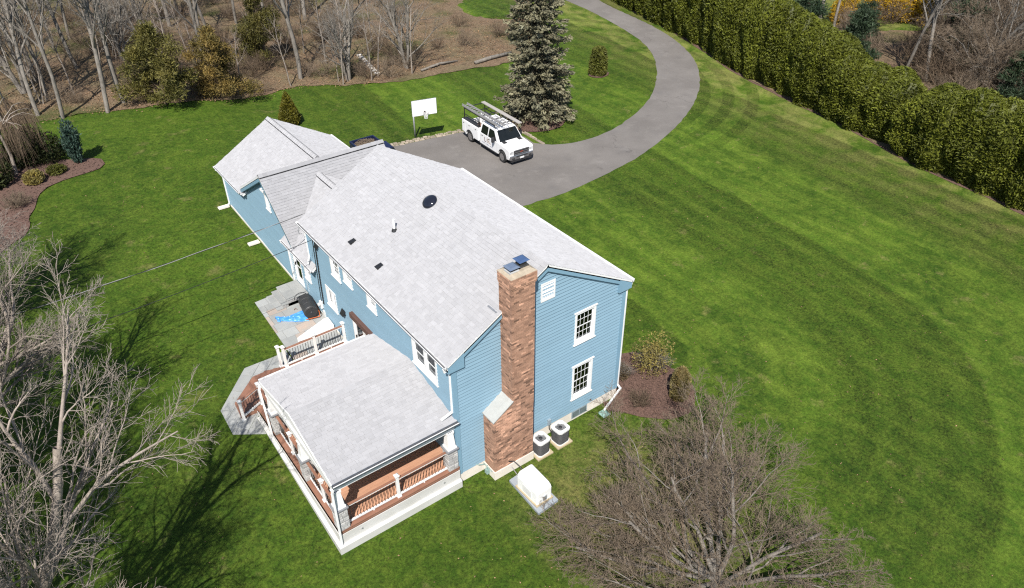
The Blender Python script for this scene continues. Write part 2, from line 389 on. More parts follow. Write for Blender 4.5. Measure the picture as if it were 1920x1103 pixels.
def sheet(name, loop, mat, dz, res=1.0, jit=0.0, kind='structure', lump=0.0, seed=1, sink=0.0):
    rng = random.Random(seed)
    if jit: loop = [(x+jit*2*(noise.noise((x*.9, y*.9, seed))), y+jit*2*noise.noise((y*.9, x*.9, seed+7))) for x, y in loop]
    x0, x1 = min(p[0] for p in loop), max(p[0] for p in loop); y0, y1 = min(p[1] for p in loop), max(p[1] for p in loop)
    pts = [Vector(p) for p in loop]; k = len(pts)
    gx = x0+res/2
    while gx < x1:
        gy = y0+res/2
        while gy < y1:
            q = (gx+rng.uniform(-.2, .2)*res, gy+rng.uniform(-.2, .2)*res)
            if inside(q, loop): pts.append(Vector(q))
            gy += res*(1 if gy < 70 else 4)
        gx += res
    vs, es, fs, *_ = delaunay_2d_cdt(pts, [(i, (i+1) % k) for i in range(k)], [], 1, 1e-4)
    me = bpy.data.meshes.new(name)
    me.from_pydata([(v.x, v.y, T(v.x, v.y)+dz+(lump*max(0, noise.noise((v.x*1.3, v.y*1.3, 3)))if lump else 0)-(sink if i < k else 0)) for i, v in enumerate(vs)], [], [tuple(f) for f in fs])
    me.materials.append(mat)
    me.polygons.foreach_set('use_smooth', [True]*len(me.polygons))
    bm = bmesh.new(); bm.from_mesh(me)
    for f in bm.faces:
        if f.normal.z < 0: f.normal_flip()
    bm.to_mesh(me); bm.free()
    return tag(link(name, me), kind=kind)

def grid_lines(a, b, c, d, fine, coarse):
    v = list(np.arange(a, b, coarse))+list(np.arange(b, c, fine))+list(np.arange(c, d+.01, coarse)); return v
gx = grid_lines(-120, -30, 60, 200, 1.0, 10); gy = grid_lines(-80, -25, 60, 220, 1.0, 10)
me = bpy.data.meshes.new('lawn')
me.from_pydata([(x, y, T(x, y)) for y in gy for x in gx], [], [(j*len(gx)+i, j*len(gx)+i+1, (j+1)*len(gx)+i+1, (j+1)*len(gx)+i) for j in range(len(gy)-1) for i in range(len(gx)-1)])
me.materials.append(MT['lawn']); me.polygons.foreach_set('use_smooth', [True]*len(me.polygons))
tag(link('lawn', me), 'mown green lawn with pale streaks and curved mowing bands', kind='structure')

d_out = [(15.14, 15.83), (18.21, 15.59), (21.68, 15.92), (25.78, 16.65), (30.63, 18.29), (35.73, 20.89), (40.17, 24.25), (43.83, 28.33), (46.49, 33.16), (48.2, 38.49), (49.44, 45.02), (50.9, 50.5), (54.5, 62)]
d_in = [(51.5, 63), (47.9, 53), (46.7, 46.01), (45.6, 41.07), (44.01, 35.72), (41.93, 31.68), (39.18, 28.35), (35.81, 25.25), (32.18, 22.92), (27.99, 21.27), (25.03, 20.85), (22.92, 21.25), (21.6, 22.16)]
drive = [(6.7, 16.1), (11, 15.95)] + smooth_loop(d_out, .6, False) + smooth_loop(d_in, .6, False) + dens([(21.2, 22.73), (21.5, 26.8), (18.38, 27.4), (12.88, 28.33), (6.7, 29.3)], 1.0, False)
drive = [(x+.10*noise.noise((x*1.7, y*1.7, 4)), y+.10*noise.noise((y*1.7, x*1.7, 6))) for x, y in drive]
tag(sheet('driveway', drive, MT['drive'], .012, 1.2), 'grey asphalt driveway curving away from the house')

wood_edge = [(-70, 47), (-30, 46), (-14, 45), (-9.02, 43.98), (-6.05, 43.47), (-3.7, 43.13), (-1.92, 42.52), (.57, 41.44), (5.71, 41.9), (11.31, 43.6), (13.94, 42.54), (17.5, 40.4), (20.79, 39.19), (25.61, 38.66), (29.95, 37.6), (34.5, 40.2), (38.0, 43.5), (42.0, 50), (46.96, 58.08), (53, 72), (62, 100)]
wl = smooth_loop(wood_edge, .5, False)
wl = [(x+.3*noise.noise((x*.8, y*.8, 2)), y+.5*noise.noise((y*.5, x*.5, 5))+.3*noise.noise((x*2.3, y*2.3, 8))) for x, y in wl]
tag(sheet('woodland_floor', wl+[(62, 190), (-70, 190)], MT['floor'], .035, 1.4, lump=.12), 'brown leaf litter on the floor of the bare wood')
hedge_line = [(36.9, -12.0), (37.9, -6.5), (38.24, -3.11), (38.71, -.62), (38.94, 2.11), (39.49, 5.24), (40.59, 9.01), (41.46, 12.11), (41.91, 15.18), (42.95, 19.9), (43.9, 23.81), (46.0, 28.98), (48.6, 36.63), (51.4, 47.78), (54.6, 58), (59, 71)]
bl = [(x+.15, y) for x, y in smooth_loop(hedge_line, .6, False)]
tag(sheet('woodland_floor', [(x+.25*noise.noise((x, y, 3)), y) for x, y in bl]+[(63, 100), (63, 170), (190, 170), (190, -40), (37.5, -40)], MT['floor'], .035, 2.0, lump=.1), 'brown litter under the trees behind the hedge')
def ring(cx, cy, rx, ry, n=28, a=0):
    return [(cx+rx*math.cos(2*math.pi*i/n)*math.cos(a)-ry*math.sin(2*math.pi*i/n)*math.sin(a), cy+rx*math.cos(2*math.pi*i/n)*math.sin(a)+ry*math.sin(2*math.pi*i/n)*math.cos(a)) for i in range(n)]
tag(sheet('grass_patch', ring(39.2, 52.8, 3.6, 5.0), MT['lawn'], .16, .8, .5, sink=.2), 'small clearing of bright grass beyond the leaf litter')
tag(sheet('grass_patch', ring(71, 31, 9, 12), MT['lawn'], .16, 1.5, .5, sink=.2), 'sunlit grass beyond the hedge behind the yellow bushes')

def mulch(name, loop, label, seed, n):
    o = sheet(name, loop, MT['mulch'], .045, .35, .06, lump=.06, seed=seed); tag(o, label)
    rng = random.Random(seed); mb = MB()
    x0, x1 = min(p[0] for p in loop), max(p[0] for p in loop); y0, y1 = min(p[1] for p in loop), max(p[1] for p in loop)
    while len(mb.f) < n:
        x, y = rng.uniform(x0, x1), rng.uniform(y0, y1)
        if not inside((x, y), loop): continue
        a = rng.uniform(0, 6.28); l, wd = rng.uniform(.03, .08), rng.uniform(.012, .03); z = T(x, y)+.07+rng.uniform(0, .04)
        c, s_ = math.cos(a), math.sin(a); t = rng.uniform(-.03, .03)
        mb.add([(x-c*l-s_*wd, y-s_*l+c*wd, z-t), (x+c*l-s_*wd, y+s_*l+c*wd, z+t), (x+c*l+s_*wd, y+s_*l-c*wd, z+t), (x-c*l+s_*wd, y-s_*l-c*wd, z-t)], [(0, 1, 2, 3)])
    tag(mb.build('mulch_chips', MT['mulch'], o, recalc=False), kind='stuff')
mulch('mulch_bed', smooth_loop([(8.1, 3.4), (9.2, 2.9), (10.06, 1.9), (10.85, 1.34), (11.3, -.06), (11.15, -1.5), (10.68, -2.2), (9.76, -2.7), (8.64, -2.3), (7.79, -1.3), (7.1, -.5), (7.3, -.06), (8.06, -.04)], .3), 'brown mulch bed at the sunny corner of the house', 3, 2600)
mulch('mulch_bed', smooth_loop([(-4.55, 34.2), (-4.9, 33.2), (-7.13, 32.75), (-8.43, 32.04), (-9.41, 29.65), (-10.4, 27.0), (-14, 26), (-14, 39), (-9.68, 39.3), (-7.35, 36.4), (-4.95, 34.9)], .4), 'dark mulch bed under the weeping tree beside the lawn', 4, 2200)
mulch('mulch_bed', ring(23.6, 25.75, 2.35, 2.0, 30, -.5), 'round mulch bed at the foot of the tall spruce', 5, 900)
mulch('mulch_bed', ring(34.27, 30.44, .95, .8, 20), 'narrow mulch ring round the small clipped evergreen', 6, 120)
# soil strip at the hedge foot, its dark tone painting in hedge shadow
hl = smooth_loop(hedge_line, .5, False)
tag(sheet('soil_shadow_strip', [(x-.08+.14*noise.noise((x, y*2, 1)), y) for x, y in hl]+[(x+.9, y) for x, y in hl[::-1]], MT['mulch'], .02, .6), 'soil strip with painted shadow along the foot of the hedge', kind='structure')

# stone kerb along the parking court
kerb = empty('stone_kerb', (18.4, 27.4, 0)); tag(kerb, 'pale rough stone kerb edging the back of the parking court', kind='structure')
rng = random.Random(11)
def kerb_run(a, b, wdt, lo, hi, mat, h):
    a = Vector(a); b = Vector(b); L = (b-a).length; d = (b-a)/L; nrm = Vector((-d.y, d.x)); t = 0
    while t < L-.1:
        l = min(rng.uniform(lo, hi), L-t); p = a+d*(t+.015); q = a+d*(t+l-.015)
        w0 = wdt*rng.uniform(.8, 1.15); hh = h*rng.uniform(.2, 1.5); o0 = rng.uniform(-.06, .06); z0 = T(p.x, p.y)-.05
        mb = MB(); ii = .03
        P = [p+nrm*o0, q+nrm*(o0+rng.uniform(-.03, .03)), q+nrm*(w0+rng.uniform(-.03, .03)), p+nrm*w0]; cc = sum(P, Vector((0, 0)))/4
        mb.hexa([(v.x, v.y, z0) for v in P]+[(v.x+(cc.x-v.x)*.12, v.y+(cc.y-v.y)*.12, z0+.05+hh*rng.uniform(.85, 1.1)) for v in P])
        mb.build('kerb_stone', mat, kerb, bevel=.015); t += l
MT['kerb'] = pmat('kerb_stone', (.38, .315, .24), (.26, .215, .165), 5, .9, .6, 25, rnd=.25, dist=.03)
for o_, lo_, hi_ in ((0, .18, .5), (.24, .15, .4)):
    kerb_run((9.2, 28.75+o_), (12.9, 28.3+o_), .22, lo_, hi_, MT['kerb'], .07)
    kerb_run((12.9, 28.3+o_), (18.4, 27.38+o_), .22, lo_, hi_, MT['kerb'], .07)
    kerb_run((18.4, 27.38+o_), (21.4, 26.82+o_), .22, lo_, hi_, MT['kerb'], .07)
kerb_run((21.55, 22.1), (21.62, 26.8), -.22, .6, 1.0, MT['kerb'], .12)

# ------------------------------------------------------------------ the house
house = empty('house', (0, 0, 0), label='blue clapboard house with pale grey roofs and a tall brick chimney', cat='house')
fG = lambda a, b, c: (a, -c, b)             # near gable wall: a = X, b = Z, c = outwards
fR = lambda a, b, c: (-c, a, b)             # rear wall: a = Y, b = Z, c = outwards
fF = lambda a, b, c: (8.0+c, a, b)          # street wall
fE = lambda a, b, c: (a, 23.85+c, b)        # far end wall

def top_at(prof, u):
    for (a, za), (b, zb) in zip(prof, prof[1:]):
        if a <= u <= b: return za+(zb-za)*(u-a)/(b-a) if b > a else max(za, zb)
    return -1
def spans(prof, v):       # where the wall's top line lies above v
    xs = [prof[0][0], prof[-1][0]]
    for (a, za), (b, zb) in zip(prof, prof[1:]):
        xs.append(a)
        if (za-v)*(zb-v) < 0: xs.append(a+(b-a)*(v-za)/(zb-za))
    xs = sorted(set(round(x, 4) for x in xs)); out = []
    for a, b in zip(xs, xs[1:]):
        if top_at(prof, (a+b)/2) > v-1e-6:
            if out and abs(out[-1][1]-a) < 1e-3: out[-1][1] = b
            else: out.append([a, b])
    return out
def cut(sp, a, b):
    r = []
    for s0, s1 in sp:
        if b <= s0 or a >= s1: r.append([s0, s1])
        else:
            if a > s0: r.append([s0, a])
            if b < s1: r.append([b, s1])
    return r
def wall(fr, prof, v0, openings, mat, expo=.152, thick=.14, boards=True, vstart=None, label=None):
    mb = MB(); us = sorted(set([p[0] for p in prof]+[o[0] for o in openings]+[o[1] for o in openings]))
    us = [u for u in us if prof[0][0] <= u <= prof[-1][0]]
    for a, b in zip(us, us[1:]):
        if b-a < 1e-3: continue
        m = (a+b)/2; cuts = sorted([(o[2], o[3]) for o in openings if o[0] < m < o[1]]); lo = v0
        ta, tb = top_at(prof, a+1e-5), top_at(prof, b-1e-5)
        for c0, c1 in cuts:
            if c0 > lo: mb.fbox(fr, a, b, lo, c0, -thick, 0)
            lo = c1
        if min(ta, tb) > lo-.001:
            mb.hexa([fr(a, lo, -thick), fr(b, lo, -thick), fr(b, lo, 0), fr(a, lo, 0), fr(a, ta, -thick), fr(b, tb, -thick), fr(b, tb, 0), fr(a, ta, 0)])
    wo_ = mb.build('wall', MT['bluetrim'], house)
    if label: wo_['label'] = label
    if boards:
        v = v0 if vstart is None else vstart; zt = max(p[1] for p in prof)
        while v < zt-.02:
            ve = min(v+expo, zt-.005)
            lo_ = spans(prof, v+.004); hi_ = spans(prof, ve-.004)
            for s0, s1 in lo_:
                if s1-s0 < .03: continue
                # top edge of this board where the roof line cuts it
                t0, t1 = s0, s1
                for h0, h1 in hi_:
                    if h1 > s0 and h0 < s1: t0, t1 = max(h0, s0), min(h1, s1)
                pcs = [[s0, s1]]
                for o in openings:
                    if o[2] < (v+ve)/2 < o[3]: pcs = cut(pcs, o[0], o[1])
                for a, b in pcs:
                    if b-a < .04: continue
                    ta = t0 if a == s0 else a; tb = t1 if b == s1 else b
                    if tb <= ta: ta = tb = (a+b)/2
                    m2 = MB()
                    m2.hexa([fr(a, v, .001), fr(b, v, .001), fr(b, v, .048), fr(a, v, .048), fr(ta, ve+.012, .001), fr(tb, ve+.012, .001), fr(tb, ve+.012, .006), fr(ta, ve+.012, .006)])
                    m2.build('clapboard', mat, wo_)
            v += expo
    return wo_

def window(fr, u0, u1, v0, v1, cols=4, rows=2, case=.095, double=True, blind=.0, back='interior', mull=False, head=False):
    """outer casing u0..u1, v0..v1; double-hung sashes with muntins, panes, sill"""
    a0, a1, b0, b1 = u0+case, u1-case, v0+case, v1-case
    m = MB(); m.fbox(fr, u0, a0, v0, v1, -.10, .06); m.fbox(fr, a1, u1, v0, v1, -.10, .06)
    m.fbox(fr, a0, a1, b1, v1, -.10, .058); m.fbox(fr, a0, a1, v0, b0, -.10, .058)
    wn = m.build('window', MT['white'], house, bevel=.006)
    MB().fbox(fr, u0-.04, u1+.04, v0-.045, v0-.001, .0, .09).build('sill', MT['white'], wn)
    if head: MB().fbox(fr, u0-.05, u1+.05, v1+.001, v1+.05, .0, .085).build('head_cap', MT['white'], wn)
    bays = [(a0, a1)]
    if mull:
        mid = (a0+a1)/2; MB().fbox(fr, mid-.06, mid+.06, b0, b1, -.10, .035).build('mullion', MT['white'], wn); bays = [(a0, mid-.06), (mid+.06, a1)]
    for p0, p1 in bays:
        mid = (b0+b1)/2
        halves = [(b0, mid+.018, -.055), (mid-.018, b1, -.022)] if double else [(b0, b1, -.035)]
        for q0, q1, dp in halves:
            s = .036; k = MB()
            k.fbox(fr, p0, p0+s, q0, q1, dp-.03, dp); k.fbox(fr, p1-s, p1, q0, q1, dp-.03, dp)
            k.fbox(fr, p0+s, p1-s, q0, q0+s, dp-.03, dp); k.fbox(fr, p0+s, p1-s, q1-s, q1, dp-.03, dp)
            k.build('sash', MT['white'], wn)
            for i in range(1, cols):
                x = p0+s+(p1-p0-2*s)*i/cols; MB().fbox(fr, x-.007, x+.007, q0+s, q1-s, dp-.022, dp-.004).build('muntin', MT['white'], wn)
            for i in range(1, rows):
                y = q0+s+(q1-q0-2*s)*i/rows; MB().fbox(fr, p0+s, p1-s, y-.007, y+.007, dp-.023, dp-.003).build('muntin', MT['white'], wn)
            MB().fbox(fr, p0+s-.005, p1-s+.005, q0+s-.005, q1-s+.005, dp-.016, dp-.012).build('pane', MT['glass'], wn)
        if blind: MB().fbox(fr, p0, p1, b1-(b1-b0)*blind, b1, -.105, -.095).build('blind', MT['blind'], wn)
        if back == 'curtain':
            for e0, e1 in ((p0, p0+(p1-p0)*.24), (p1-(p1-p0)*.2, p1)):
                k = MB(); n = 6
                for i in range(n):
                    x0 = e0+(e1-e0)*i/n; x1 = e0+(e1-e0)*(i+1)/n; c0 = -.15-(i % 2)*.03; c1 = -.15-((i+1) % 2)*.03
                    k.hexa([fr(x0, b0-.1, c0), fr(x1, b0-.1, c1), fr(x1, b0-.1, c1+.008), fr(x0, b0-.1, c0+.008), fr(x0, b1, c0), fr(x1, b1, c1), fr(x1, b1, c1+.008), fr(x0, b1, c0+.008)])
                k.build('curtain', MT['curtain'], wn)
    return wn

EZ, RZ, RX = 6.04, 8.47, 4.0        # eave and ridge of the main block
m_ = (RZ-EZ)/(RX+.26)
gab = [(0, EZ+.26*m_-.10), (RX, RZ-.10), (8.0, EZ+.26*m_-.10)]
op_g = [(5.46, 6.50, 4.12, 5.62), (5.46, 6.52, 1.24, 2.97)]
wall(fG, gab, .52, [(a+.03, b-.03, c+.03, d-.03) for a, b, c, d in op_g], MT['siding'], label='gable end wall of blue clapboards')
op_m = [(8.70, 9.56, 4.53, 5.58), (7.52, 8.32, 4.86, 5.62), (5.45, 6.22, 4.80, 5.62), (.98, 2.70, 4.30, 5.50), (9.64, 10.66, 2.33, 3.38), (6.25, 8.12, 1.02, 3.12)]
wall(fR, [(0, 5.98), (12.0, 5.98)], .52, [(a+.03, b-.03, c+.03, d-.03) for a, b, c, d in op_m], MT['siding'], label='long rear wall of blue clapboards facing the patio')
wing = [(12.0, 3.92), (13.68, 3.92), (16.5, 6.37), (20.7, 3.93), (23.85, 3.93)]
op_w = [(13.50, 14.45, 1.52, 3.52), (12.42, 13.08, 2.45, 3.40), (16.35, 16.90, 4.50, 5.36)]
wall(fR, wing, .95, [(a+.03, b-.03, c+.03, d-.03) for a, b, c, d in op_w], MT['siding'], vstart=1.10, label='rear wall of the lower wing with its own gable')
wall(fF, [(0, 5.98), (12.0, 5.98)], .52, [], MT['siding'])
wall(lambda a, b, c: (a, 12.0+c, b), gab, .52, [], MT['siding'], expo=.4, boards=False)
wall(fE, [(0, 3.93), (3.2, 5.92), (6.4, 3.93)], .2, [], MT['siding'])
wall(lambda a, b, c: (6.4+c, a, b), [(12.2, 3.93), (13.68, 3.93), (16.5, 6.37), (20.7, 3.93), (23.85, 3.93)], .1, [], MT['siding'])
# floors inside, seen dimly through the panes
MB().box(.14, 7.86, .14, 11.86, .56, .66).box(.14, 7.86, .14, 11.86, 3.2, 3.4).box(.14, 7.86, .14, 11.86, 5.92, 5.97).box(4.5, 4.6, .14, 11.86, .66, 5.9).build('floor', MT['interior'], house)
MB().box(.14, 6.2, 12.2, 23.7, 1.2, 1.3).box(3.0, 3.1, 12.2, 23.7, 1.3, 3.6).build('floor', MT['interior'], house)

window(fG, *op_g[0], blind=.46, head=True, back='curtain'); window(fG, *op_g[1], head=True, back='curtain')
window(fR, *op_m[0], cols=3, back='curtain'); window(fR, *op_m[1], cols=3, rows=2, blind=.3); window(fR, *op_m[2], cols=3, blind=.3)
window(fR, *op_m[3], cols=1, rows=1, mull=True, blind=.35); window(fR, *op_m[4], cols=1, rows=1, double=False, mull=True, back='curtain')
window(fR, *op_w[1], cols=1, rows=1); window(fR, *op_w[2], cols=1, rows=1, double=False, blind=1.0)
def door(fr, u0, u1, v0, v1, leaves=1):
    m = MB(); c = .10
    m.fbox(fr, u0, u0+c, v0, v1, -.10, .045); m.fbox(fr, u1-c, u1, v0, v1, -.10, .045); m.fbox(fr, u0+c, u1-c, v1-c, v1, -.10, .043); m.fbox(fr, u0+c, u1-c, v0, v0+.05, -.10, .043)
    dr = m.build('door', MT['white'], house, bevel=.006); W_ = (u1-u0-2*c)/leaves
    for i in range(leaves):
        p0, p1 = u0+c+W_*i, u0+c+W_*(i+1); k = MB(); s = .11; q0, q1 = v0+.05, v1-c
        k.fbox(fr, p0, p0+s, q0, q1, -.05, -.01); k.fbox(fr, p1-s, p1, q0, q1, -.05, -.01); k.fbox(fr, p0+s, p1-s, q0, q0+.24, -.05, -.01); k.fbox(fr, p0+s, p1-s, q1-s, q1, -.05, -.01)
        k.build('door_leaf', MT['white'], dr)
        MB().fbox(fr, p0+s, p1-s, q0+.24, q1-s, -.034, -.028).build('pane', MT['glass'], dr)
        for j in range(1, 2): MB().fbox(fr, p0+s, p1-s, (q0+q1)/2-.02, (q0+q1)/2+.02, -.04, -.016).build('muntin', MT['white'], dr)
        MB().fbox(fr, p1-s+.03, p1-s+.06, q0+.95, q0+1.1, -.01, .05).build('handle', MT['blackmetal'], dr)
    return dr
door(fR, *op_m[5], leaves=2); door(fR, *op_w[0], leaves=1)
MB().fbox(fR, 6.12, 7.98, 3.20, 3.46, .03, .20).build('header_board', MT['brown'], house, bevel=.01)
MB().fbox(fR, 12.98, 13.24, 1.55, 3.5, -.02, .03).build('side_trim', MT['white'], house)

# corner boards, frieze, rake boards (blue), water table
def cornerbd(fr, u0, u1, v0, v1): MB().fbox(fr, u0, u1, v0, v1, .0, .056).build('corner_board', MT['bluetrim'], house)
cornerbd(fG, -.048, .13, .50, 5.95); cornerbd(fG, 7.87, 8.048, .50, 5.95)
cornerbd(fR, 0, .11, .50, 5.90); cornerbd(fR, 11.88, 12.0, 3.95, 5.9); cornerbd(fR, 23.74, 23.88, 1.65, 3.85); cornerbd(fF, 0, .12, .5, 5.9)
MB().fbox(fR, 14.56, 14.70, 1.25, 3.72, .0, .04).build('corner_board', MT['white'], house)
def rake(fr, ua, va, ub, vb, c0=.0, c1=.14, h=.20, mat='bluetrim'):
    m = MB(); m.hexa([fr(ua, va-h, c0), fr(ub, vb-h, c0), fr(ub, vb-h, c1), fr(ua, va-h, c1), fr(ua, va, c0), fr(ub, vb, c0), fr(ub, vb, c1), fr(ua, va, c1)])
    return m.build('rake_board', MT[mat], house)
rake(fG, -.24, EZ-.06, RX-.001, RZ-.075); rake(fG, RX+.001, RZ-.075, 8.24, EZ-.06)
rake(fR, 13.75, 4.0, 16.499, 6.36, .03, .25); rake(fR, 16.501, 6.36, 20.2, 4.2, .03, .25)
rake(lambda a, b, c: (a, 23.85+c, b), -.26, 3.93, 3.2, 5.92, 0, .22, mat='white'); rake(lambda a, b, c: (a, 23.85+c, b), 3.201, 5.92, 6.70, 3.93, 0, .22, mat='white')
# boxed eave returns on the gable
for s_, a, b in ((1, -.24, .42), (-1, 7.58, 8.24)):
    MB().hexa([fG(a, EZ-.32, .002), fG(b, EZ-.32, .002), fG(b, EZ-.32, .142), fG(a, EZ-.32, .142)] + ([fG(a, EZ-.08, .002), fG(b, EZ+.30, .002), fG(b, EZ+.30, .142), fG(a, EZ-.08, .142)] if s_ == 1 else [fG(a, EZ+.30, .002), fG(b, EZ-.08, .002), fG(b, EZ-.08, .142), fG(a, EZ+.30, .142)])).build('eave_return', MT['bluetrim'], house)
# soffits
MB().box(-.26, -.001, -.14, 12.04, EZ-.14, EZ-.10).build('soffit', MT['white'], house); MB().box(8.001, 8.26, -.14, 12.04, EZ-.14, EZ-.10).build('soffit', MT['white'], house)
MB().box(-.28, -.03, 11.5, 14.86, 3.60, 3.63).build('soffit', MT['white'], house); MB().box(-.28, -.03, 20.2, 24.1, 3.86, 3.89).build('soffit', MT['white'], house)

# foundation
fd = MB(); fd.box(-.03, 8.03, -.03, .3, -.3, .52); fd.box(7.7, 8.03, .3, 12, -.3, .52); fd.box(-.03, .3, .3, 12, -.3, .5)
fd.build('foundation', MT['found'], house)
for a, b in zip(list(np.arange(9.4, 23.8, 1.2)), list(np.arange(10.6, 25, 1.2))):
    b = min(b, 23.9); za, zb = T(-.1, a)+.13, T(-.1, b)+.13
    MB().hexa([(-.055, a, 0), (.05, a, 0), (.05, b, 0), (-.055, b, 0), (-.055, a, za), (.05, a, za), (.05, b, zb), (-.055, b, zb)]).build('foundation', MT['found'], house)
MB().box(-.03, 6.42, 23.86, 23.9, -.2, 1.72).build('foundation', MT['found'], house)
bw = MB().fbox(fG, 5.53, 6.37, .10, .50, .012, .045).build('basement_window', MT['copper'], house)
MT['greypane'] = pmat('cellar_glass', (.16, .20, .21), (.10, .13, .14), 4, .08)
MB().fbox(fG, 5.58, 5.93, .15, .45, .046, .052).build('pane', MT['greypane'], bw); MB().fbox(fG, 5.97, 6.32, .15, .45, .046, .052).build('pane', MT['greypane'], bw)

# ---- roofs
def shingles(mb, o, ua, us, L, H, expo=.143, seed=1, nrm=None, picks=None, keep=None):
    """courses of random-width tabs from the eave up; ua = unit along the eave, us = unit up the slope"""
    rng = random.Random(seed); o = Vector(o); ua = Vector(ua); us = Vector(us); nn = ua.cross(us).normalized()
    if nn.z < 0: nn = -nn
    v = 0.0; k = 0
    while v < H-.02:
        vh = min(expo*1.35, H-v); x = -rng.uniform(0, .3); shade = rng.uniform(.985, 1.015)
        while x < L:
            wd = rng.choice((.10, .14, .17, .2, .25, .3)); x0, x1 = max(0, x), min(L, x+wd-.006)
            if x1-x0 > .02:
                up_ = rng.random() < .5; t0 = .028 if up_ else .018
                tn = shade*(rng.choice((1.0, 1.02, .985, 1.045, .965, .945, 1.0))+rng.uniform(-.015, .015))
                vb = v-rng.uniform(0, .008)
                pts = [o+ua*x0+us*vb, o+ua*x1+us*vb, o+ua*x1+us*(v+vh)+nn*.0, o+ua*x0+us*(v+vh)]
                tp = [o+ua*x0+us*vb+nn*t0, o+ua*x1+us*vb+nn*t0, o+ua*x1+us*(v+vh)+nn*.004, o+ua*x0+us*(v+vh)+nn*.004]
                if keep is None or keep(o+ua*(x0+x1)/2+us*(v+.07)):
                    if picks is not None and len(picks[0]) < picks[1] and 0 < x and x+wd < L and wd >= .25:
                        picks[0].append(([tuple(p) for p in pts+tp], tn))
                    else: mb.hexa([tuple(p) for p in pts+tp], tn)
            x += wd
        v += expo; k += 1
def slab(mb, o, ua, us, L, H, th):
    o, ua, us = Vector(o), Vector(ua), Vector(us); nn = ua.cross(us).normalized()
    if nn.z < 0: nn = -nn
    q = [o, o+ua*L, o+ua*L+us*H, o+us*H]; mb.hexa([tuple(p-nn*th) for p in q]+[tuple(p-nn*.002) for p in q])
def roof(parent, faces, ridges, name='roof', label=None, seed=1, th=.11, npick=0, edge='white'):
    mb = MB()
    for (o, ua, us, L, H) in faces: slab(mb, o, ua, us, L, H, th)
    ro = mb.build(name, MT[edge], parent)
    if label: ro['label'] = label
    sh = MB(); picks = [[], npick] if npick else None
    for i, (o, ua, us, L, H) in enumerate(faces): shingles(sh, o, ua, us, L, H, seed=seed*10+i, picks=picks)
    tag(sh.build('shingle_courses', MT['shingle'], ro, recalc=False), kind='stuff')
    if picks:
        off = OFF[ro.name]
        for pts, tn in picks[0]:
            m1 = MB(); m1.hexa(pts, tn); m1.build('shingle', MT['shingle'], ro, recalc=False)
    rng = random.Random(seed)
    for a, b, wdt, sa, sb, vent in ridges:      # ridge cap pieces, optionally over a dark vent slot
        a, b = Vector(a), Vector(b); d = (b-a).normalized(); n = max(1, int((b-a).length/.21)); cap = MB()
        ca = Vector(sa)*wdt; cb = Vector(sb)*wdt
        for i in range(n):
            p = a+(b-a)*i/n; q = a+(b-a)*(i+1)/n+d*.03; hz = Vector((0, 0, .034+(.05 if vent else 0))); e = Vector((0, 0, .012+(.055 if vent else 0)))
            for cc in (ca, cb):
                P = [p+cc+e*.9, q+cc+e*.6, q+hz*.8, p+hz]
                cap.hexa([tuple(x-Vector((0, 0, .012))) for x in P]+[tuple(x) for x in P], rng.uniform(.93, 1.06))
        cap.build('ridge_cap', MT['shingle'], ro, recalc=False)
        if vent:
            vb = MB()
            for cc in (ca, cb): vb.beam(a+cc*.99+Vector((0, 0, .022)), b+cc*.99+Vector((0, 0, .022)), .045, .055)
            vb.build('ridge_vent', MT['blackmetal'], ro)
    return ro
def face(o, ua, us_vec, L):
    us = Vector(us_vec); return (o, ua, us.normalized(), L, us.length)
Y0, Y1 = -.14, 12.04
main_faces = [face((-.26, Y0, EZ), (0, 1, 0), (RX+.26, 0, RZ-EZ), Y1-Y0), face((8.26, Y0, EZ), (0, 1, 0), (RX-8.26, 0, RZ-EZ), Y1-Y0)]
sn = Vector((-1, 0, -m_)).normalized(); sp_ = Vector((1, 0, -m_)).normalized()
roof_main = roof(house, main_faces, [((RX, Y0, RZ), (RX, Y1, RZ), .16, sn, sp_, False)], label='large pale grey shingled roof of the main block', seed=1)
cs, cf = .87, .58
nfv = Vector((0, 3.15, 3.15*cs)); ffv = Vector((0, -3.6, 3.6*cf))
roof(house, [face((-.25, 16.5-3.15, 6.45-3.15*cs), (1, 0, 0), nfv, 6.66), face((-.25, 16.5+3.6, 6.45-3.6*cf), (1, 0, 0), ffv, 6.66)],
     [((-.25, 16.5, 6.45), (6.41, 16.5, 6.45), .17, (0, -.75, -.66), (0, .86, -.5), True)], label='steep cross gable roof between house and garage wing', seed=2)
lv = Vector((2.8, 0, 2.26)); lf = Vector((-3.2, 0, 3.2*.5))
roof(house, [face((-.30, 11.4, 3.74), (0, 1, 0), lv*.13, 3.46), face((-.30+2.8*.13, 12.02, 3.74+2.26*.13), (0, 1, 0), lv*.87, 3.9), face((2.5+3.2, 12.02, 6-1.6), (0, 1, 0), lf, 3.9)],
     [((2.5, 12.1, 6.0), (2.5, 15.9, 6.0), .17, (-.77, 0, -.63), (.89, 0, -.45), True)], label='low roof over the rear entry', seed=3)
gs = 2.0/3.5
roof(house, [face((-.30, 19.9, 4.0), (0, 1, 0), (.30, 0, .30*gs), 4.25), face((0, 17.3, 4.0+.30*gs), (0, 1, 0), (3.2, 0, 3.2*gs), 6.85), face((6.73, 17.3, 4.0), (0, 1, 0), (-3.53, 0, 2.0), 6.85)],
     [((3.2, 17.6, 6.0), (3.2, 24.12, 6.0), .17, (-.868, 0, -.496), (.868, 0, -.496), True)], label='gable roof of the far garage wing', seed=4)

